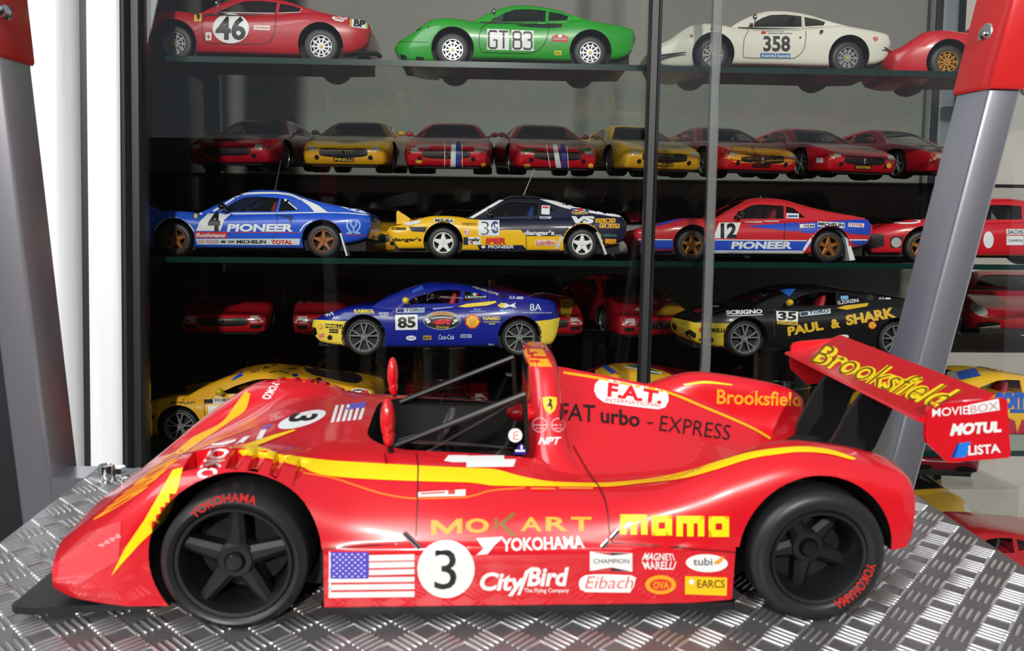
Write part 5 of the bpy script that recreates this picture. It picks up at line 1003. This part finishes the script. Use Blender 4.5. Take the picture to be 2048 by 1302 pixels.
st(c35, 'lettering', GOLDL, [F_.Q('PAUL', (866, 782), (1046, 750), (1034, 704), (862, 736), bold=.05), F_.Q('&', (1084, 746), (1130, 738), (1122, 692), (1076, 700), bold=.05), F_.Q('SHARK', (1160, 730), (1410, 688), (1394, 636), (1152, 678), bold=.05)])
shell(c35, F_, 1288, 727, 21); st(c35, 'flag_label', (120, 180, 220), F_.B(1130, 580, 1168, 599, 3)); st(c35, 'yellow_scoop', GOLDL, F_.P((1110, 642), (1150, 629), (1270, 616), (1262, 633), (1160, 651))); st(c35, 'oval_label', W4, F_.E(1143, 786, 28, 12, 6)); st(c35, 'roof_band', (30, 90, 180), F_.P((825, 552), (868, 545), (906, 546), (872, 584)), jump=3); st(c35, 'fuel_cap', (50, 50, 54), F_.E(1278, 588, 16)); st(c35, 'hood_print', (190, 180, 180), [F_.L([(440, 640), (480, 632), (520, 634)], 5), F_.L([(450, 690), (490, 686)], 4)], jump=3); st(c35, 'hood_print', (170, 30, 60), F_.P((390, 655), (420, 645), (445, 655), (415, 668)), jump=3)
st(c35, 'door_seam', (50, 50, 54), [F_.L([(800, 640), (795, 700), (800, 790)], 3, 10), F_.L([(1100, 650), (1100, 640)], 3)])
# yellow coupe on the left
st(cYL, 'lettering', BLACK, [G_.T('PROPLAST', 330, 986, 490, 1003, .03), G_.B(548, 972, 604, 1000), G_.P((408, 975), (420, 968), (414, 982)), G_.B(110, 1076, 226, 1102, 2)]); st(cYL, 'sponsor_bar', (206, 206, 206), G_.B(606, 966, 735, 1000)); st(cYL, 'lettering', (50, 50, 54), G_.T('TORO', 612, 968, 730, 988, .03), 2)
st(cYL, 'number_panel', WHITE, G_.P((572, 1018), (722, 1010), (690, 1120), (580, 1130))); st(cYL, 'number_print', BLACK, G_.T('2', 618, 1034, 690, 1110, .05), 2)
st(cYL, 'rear_glass', (26, 20, 20), G_.P((1198, 760), (1215, 745), (1260, 742), (1500, 788), (1572, 822), (1580, 850), (1540, 868), (1480, 864), (1250, 812), (1205, 786)), jump=3); st(cYL, 'fuel_cap', (22, 20, 20), G_.E(1293, 850, 22, 20)); st(cYL, 'badge', WHITE, G_.E(1567, 937, 68, 36, -8)); st(cYL, 'badge_ring', BLACK, G_.E(1567, 937, 60, 30, -8), 2); st(cYL, 'badge_red', (200, 40, 50), G_.P((1570, 910), (1610, 918), (1624, 940), (1600, 960), (1566, 964)), 3); st(cYL, 'lettering', WHITE, G_.T('IZ', 1520, 918, 1575, 952, .05, .2), 4)
st(cYL, 'screen_band', (30, 80, 190), G_.P((722, 848), (800, 786), (802, 818), (735, 850)), jump=3); st(cYL, 'roof_print', (60, 44, 12), [G_.Q('PAUL', (850, 806), (905, 790), (910, 770), (855, 786)), G_.Q('&', (930, 776), (980, 766), (975, 752), (926, 762)), G_.Q('SHARK', (985, 760), (1030, 752), (1024, 736), (980, 744)), G_.L([(1090, 748), (1170, 742)], 8), G_.L([(1090, 775), (1150, 770)], 8), G_.L([(970, 800), (1020, 790)], 6), G_.L([(1030, 785), (1100, 806)], 5)], jump=3); st(cYL, 'roof_badge', (30, 34, 80), G_.E(1140, 816, 22, 10), jump=3)
st(cYL, 'hood_print', (40, 26, 10), [G_.L([(190, 905), (300, 880), (420, 850)], 10), G_.P((250, 930), (330, 905), (420, 895), (440, 920), (340, 940)), G_.L([(150, 950), (260, 918)], 6)], jump=3); st(cYL, 'horse_label', (40, 34, 20), G_.E(632, 932, 8, 12), 1)
st(cYL, 'door_seam', (80, 56, 10), G_.L([(610, 960), (548, 1000), (552, 1080), (580, 1130)], 4, 10))
# coupe behind the rear fender, and the yellow one at the right end
H_ = View(1000, 640, 1.967)
st(cYM, 'yellow_front', (236, 176, 36), H_.P((372, 200), (430, 172), (520, 172), (640, 200), (720, 240), (640, 250), (480, 240), (380, 225)), jump=3); st(cYM, 'blue_label', (50, 80, 170), H_.P((398, 182), (420, 178), (462, 206), (440, 214)), 2, jump=3); st(cYM, 'green_mark', (60, 120, 70), [H_.P((490, 176), (560, 176), (642, 214), (600, 214))], 2, jump=3); st(cYM, 'white_line', W4, H_.L([(486, 186), (636, 212)], 5), 3, jump=3)
st(cYM, 'round_label', (226, 200, 200), H_.E(856, 199, 24, 18, -20), 2, jump=3); st(cYM, 'lettering', (170, 30, 40), H_.T('MB', 843, 190, 870, 208), 3, jump=3); st(cYM, 'number_panel', W4, H_.P((882, 172), (946, 176), (930, 202), (906, 194)), 2, jump=3); st(cYM, 'number_print', BLACK, H_.T('33', 900, 176, 934, 192, .04), 3, jump=3); st(cYM, 'green_mark', (40, 90, 60), H_.P((994, 196), (1062, 200), (1080, 232), (1018, 224)), 2, jump=3)
K_ = View(1700, 600, 1.854)
st(cYR, 'lettering', (30, 90, 190), T('como', 1988, 784, 2080, 818, .06), 1); st(cYR, 'blue_bar', (40, 90, 180), [BOX(2020, 818, 2090, 826), P((1912, 744), (1950, 736), (1962, 752), (1920, 760))], jump=3); st(cYR, 'flame_print', (196, 40, 60), [P((2010, 832), (2030, 842), (2034, 866), (2044, 838), (2060, 850), (2070, 832), (2060, 870), (2034, 876), (2016, 866))], 1); st(cYR, 'roof_print', (110, 60, 30), P((1950, 734), (2000, 728), (2040, 736), (2000, 742)), jump=3)
# fronts of the cars that face the room: drawn in the car's own cm, u across from the middle, d downwards (-z)
FR = {}
def front(r, name, m, shapes, layer=1, key=None, step=.45):
    D, W = r.D, r.D['L']['W']; k = (id(D), key or name, layer)
    if k not in FR: FR[k] = lay(shapes, D['bvh'], lambda u, d: (Vector((-25, W / 2 - u, -d)), Vector((1, 0, 0))), step, .025 * layer, 1.6)
    if FR[k] is not None: put(name, FR[k], m, r.o, sm=60)
def smile(w, zc, h, sag=.18):
    t = [i / 12 - 1 for i in range(25)]
    return P(*([(w * a, -(zc + h / 2 * (1 - .55 * a ** 6) + sag * a * a)) for a in t] + [(w * a, -(zc - h / 2 * (1 - .2 * a ** 8) + sag * a * a * .9)) for a in t[::-1]]))
HORSE = lambda z: [P((-.1, -z - .3), (.08, -z - .28), (.14, -z - .05), (.06, -z + .1), (.12, -z + .28), (-.02, -z + .3), (-.06, -z + .05), (-.16, -z - .02))]
GRI = mat('grille_black', (20, 17, 18), .5); AMB = mat('amber_lamp', (214, 150, 90), .15, 0, 1)
def face(r, style='smile', plate=None, plate_ink=(226, 190, 60)):
    if style == 'smile':
        front(r, 'grille', GRI, [smile(2.75, 2.2, .95)]); front(r, 'horse_badge', CHROME, HORSE(2.2), 2)
        for s_ in (-1, 1):
            front(r, 'headlamp', LAMP, [BOX(s_ * 3.8 - .62, -2.95, s_ * 3.8 + .62, -2.5, -4 * s_)], 1, 'hl%d' % s_); front(r, 'fog_lamp', GRI, [ELL(s_ * 3.05, -1.72, .27)], 1, 'fl%d' % s_)
            front(r, 'turn_lamp', AMB, [BOX(s_ * 4.2 - .2, -2.9, s_ * 4.2 + .2, -2.55, -4 * s_)], 2, 'tl%d' % s_)
    elif style == 'square':
        front(r, 'grille', GRI, [P((-2.5, -2.8), (2.5, -2.8), (2.35, -1.9), (-2.35, -1.9))]); front(r, 'horse_badge', CHROME, HORSE(2.35), 2)
        for s_ in (-1, 1): front(r, 'headlamp', LAMP, [BOX(s_ * 3.75 - .75, -2.95, s_ * 3.75 + .75, -2.2)], 1, 'hs%d' % s_); front(r, 'air_intake', GRI, [BOX(s_ * 3.75 - .75, -1.95, s_ * 3.75 + .75, -1.45)], 1, 'is%d' % s_)
    elif style == 'coupe':
        for s_ in (-1, 1): front(r, 'air_intake', GRI, [ELL(s_ * 2.6, -1.65, 1.3, .5, -8 * s_)], 1, 'ic%d' % s_); front(r, 'headlamp', LAMP, [ELL(s_ * 3.5, -3.35, .9, .5, 25 * s_)], 1, 'hc%d' % s_)
    if plate: front(r, 'name_plate', ink(BLACK), [BOX(-1.15, -1.72, 1.15, -1.28)], 2, 'np'); front(r, 'lettering', ink(plate_ink), [T(plate, -1.02, -1.66, 1.02, -1.36, .03)], 3, 'pl' + plate)
for i, r in enumerate(ROW): face(r, 'smile', {1: 'PIRELLI', 4: 'PIRELLI', 5: 'PIRELLI', 6: 'GOODYEAR'}.get(i), (90, 20, 24) if i == 5 else (226, 190, 60))
for r in LOWB[1:]: face(r, 'smile')
face(R3[0], 'square'); [face(r, 'square') for r in R3[1:4]]; face(R3[4], 'coupe'); [face(r, 'square') for r in LOW3]; [face(r, 'coupe') for r in LOW4[:2]]
for i, dx in ((2, 0), (3, 0)):
    r = ROW[i]; c = {2: [(903, 284), (912, 284), (911, 346), (900, 346)], 3: [(1105, 290), (1114, 290), (1125, 348), (1114, 348)]}[i]; b = {2: [(912, 284), (921, 284), (921, 346), (911, 346)], 3: [(1121, 290), (1130, 290), (1134, 348), (1125, 348)]}[i]
    st(r, 'white_stripe', (220, 222, 228), P(*c), 4, jump=3); st(r, 'blue_stripe', (40, 60, 150), P(*b), 4, jump=3); st(r, 'thin_stripe', (226, 200, 205), [STRIP([(c[0][0] - 13, c[0][1]), (c[3][0] - 11, c[3][1])], 1.6), STRIP([(b[1][0] + 3, b[1][1]), (b[2][0] + 4, b[2][1])], 1.6)], 4, jump=3)
st(ROW[2], 'hood_panel', (170, 130, 134), [B_.P((280, 990), (377, 992), (377, 1018), (280, 1016)), B_.P((677, 1006), (775, 1004), (775, 1032), (680, 1034))], 2, jump=3); st(ROW[3], 'hood_mark', (60, 84, 60), [B_.P((1010, 1020), (1105, 1018), (1105, 1040), (1010, 1042)), B_.P((1395, 1018), (1480, 1012), (1484, 1038), (1400, 1042))], 2, jump=3)
st(ROW[5], 'orange_hood', (206, 140, 34), [C_v.P((560, 890), (660, 880), (700, 945), (580, 940)), C_v.P((672, 880), (860, 880), (960, 945), (712, 946))], 2, jump=3)
front(ROW[5], 'yellow_band', ink((226, 160, 40)), [P((-5.0, -3.1), (5.0, -3.1), (5.0, -2.3), (3.4, -1.75), (-3.4, -1.75), (-5.0, -2.3))], 1, 'yb'); face(ROW[5], 'smile') if 0 else None
for o in list(ROW[5].o.children):
    if o.name.split('.')[0] == 'yellow_band': pass
st(ROW[6], 'white_label', W4, C_v.B(1078, 965, 1121, 995), 2, jump=3)
for r, x in ((ROW[2], 967), (ROW[3], 1181), (ROW[6], 1777)): st(r, 'yellow_dot', (236, 180, 60), ELL(x, 331, 5), 3, jump=3)
for i, x in ((2, 838), (3, 1054)): st(ROW[i], 'name_dot', (206, 170, 60), ELL(x, 331 if i == 3 else 323, 7, 3.5), 3, jump=3)
st(LOWB[1], 'lettering', BLACK, [T('AG', 738, 420, 780, 434, .05), T('AUC', 742, 436, 780, 443, .03), T('vi', 742, 452, 758, 470, .04), ELL(752, 471, 4)], 2, jump=3)
st(LOWB[2], 'lettering', BLACK, T('Arg', 874, 416, 912, 424, .05), 2, jump=3); st(LOWB[4], 'red_mark', (196, 40, 60), P((1250, 420), (1272, 414), (1290, 440), (1262, 445)), 2, jump=3)
st(R3[1], 'roundel_mark', (120, 100, 100), T('19', 596, 595, 630, 608, .05), 2, jump=3); st(R3[3], 'yellow_patch', (206, 150, 40), P((1310, 632), (1330, 610), (1376, 598), (1372, 620), (1340, 632)), 2, jump=3); st(R3[3], 'white_print', (190, 170, 170), [P((1268, 620), (1310, 600), (1316, 606), (1280, 624)), P((1330, 600), (1350, 594), (1354, 598), (1334, 604))], 2, jump=3); st(R3[2], 'yellow_patch', (190, 150, 40), P((1120, 600), (1150, 596), (1140, 636), (1122, 630)), 2, jump=3)
st(LOW3[0], 'white_print', (190, 130, 140), [T('47', 382, 724, 412, 738, .05), STRIP([(374, 740), (400, 738), (425, 730)], 3)], 2, jump=3); st(LOW3[0], 'orange_stripe', (226, 150, 50), [STRIP([(441, 752), (455, 722)], 3), STRIP([(492, 740), (496, 720)], 3)], 2, jump=3)
st(R3[4], 'name_plate', (196, 190, 190), P((1958, 654), (2001, 649), (1999, 660), (1959, 665)), 3, jump=3); st(R3[4], 'lettering', (90, 30, 40), T('PIRELLI', 0, 0, 0, 0, .03, quad=[(1961, 663), (1997, 659), (1998, 652), (1962, 656)]), 4, jump=3)
st(LOW4[0], 'name_plate', (206, 196, 196), P((1936, 944), (1991, 940), (1990, 955), (1937, 959)), 3, jump=3); st(LOW4[0], 'lettering', (90, 20, 40), T('PIRELLI', 0, 0, 0, 0, .03, quad=[(1940, 956), (1987, 952), (1988, 943), (1941, 946)]), 4, jump=3)
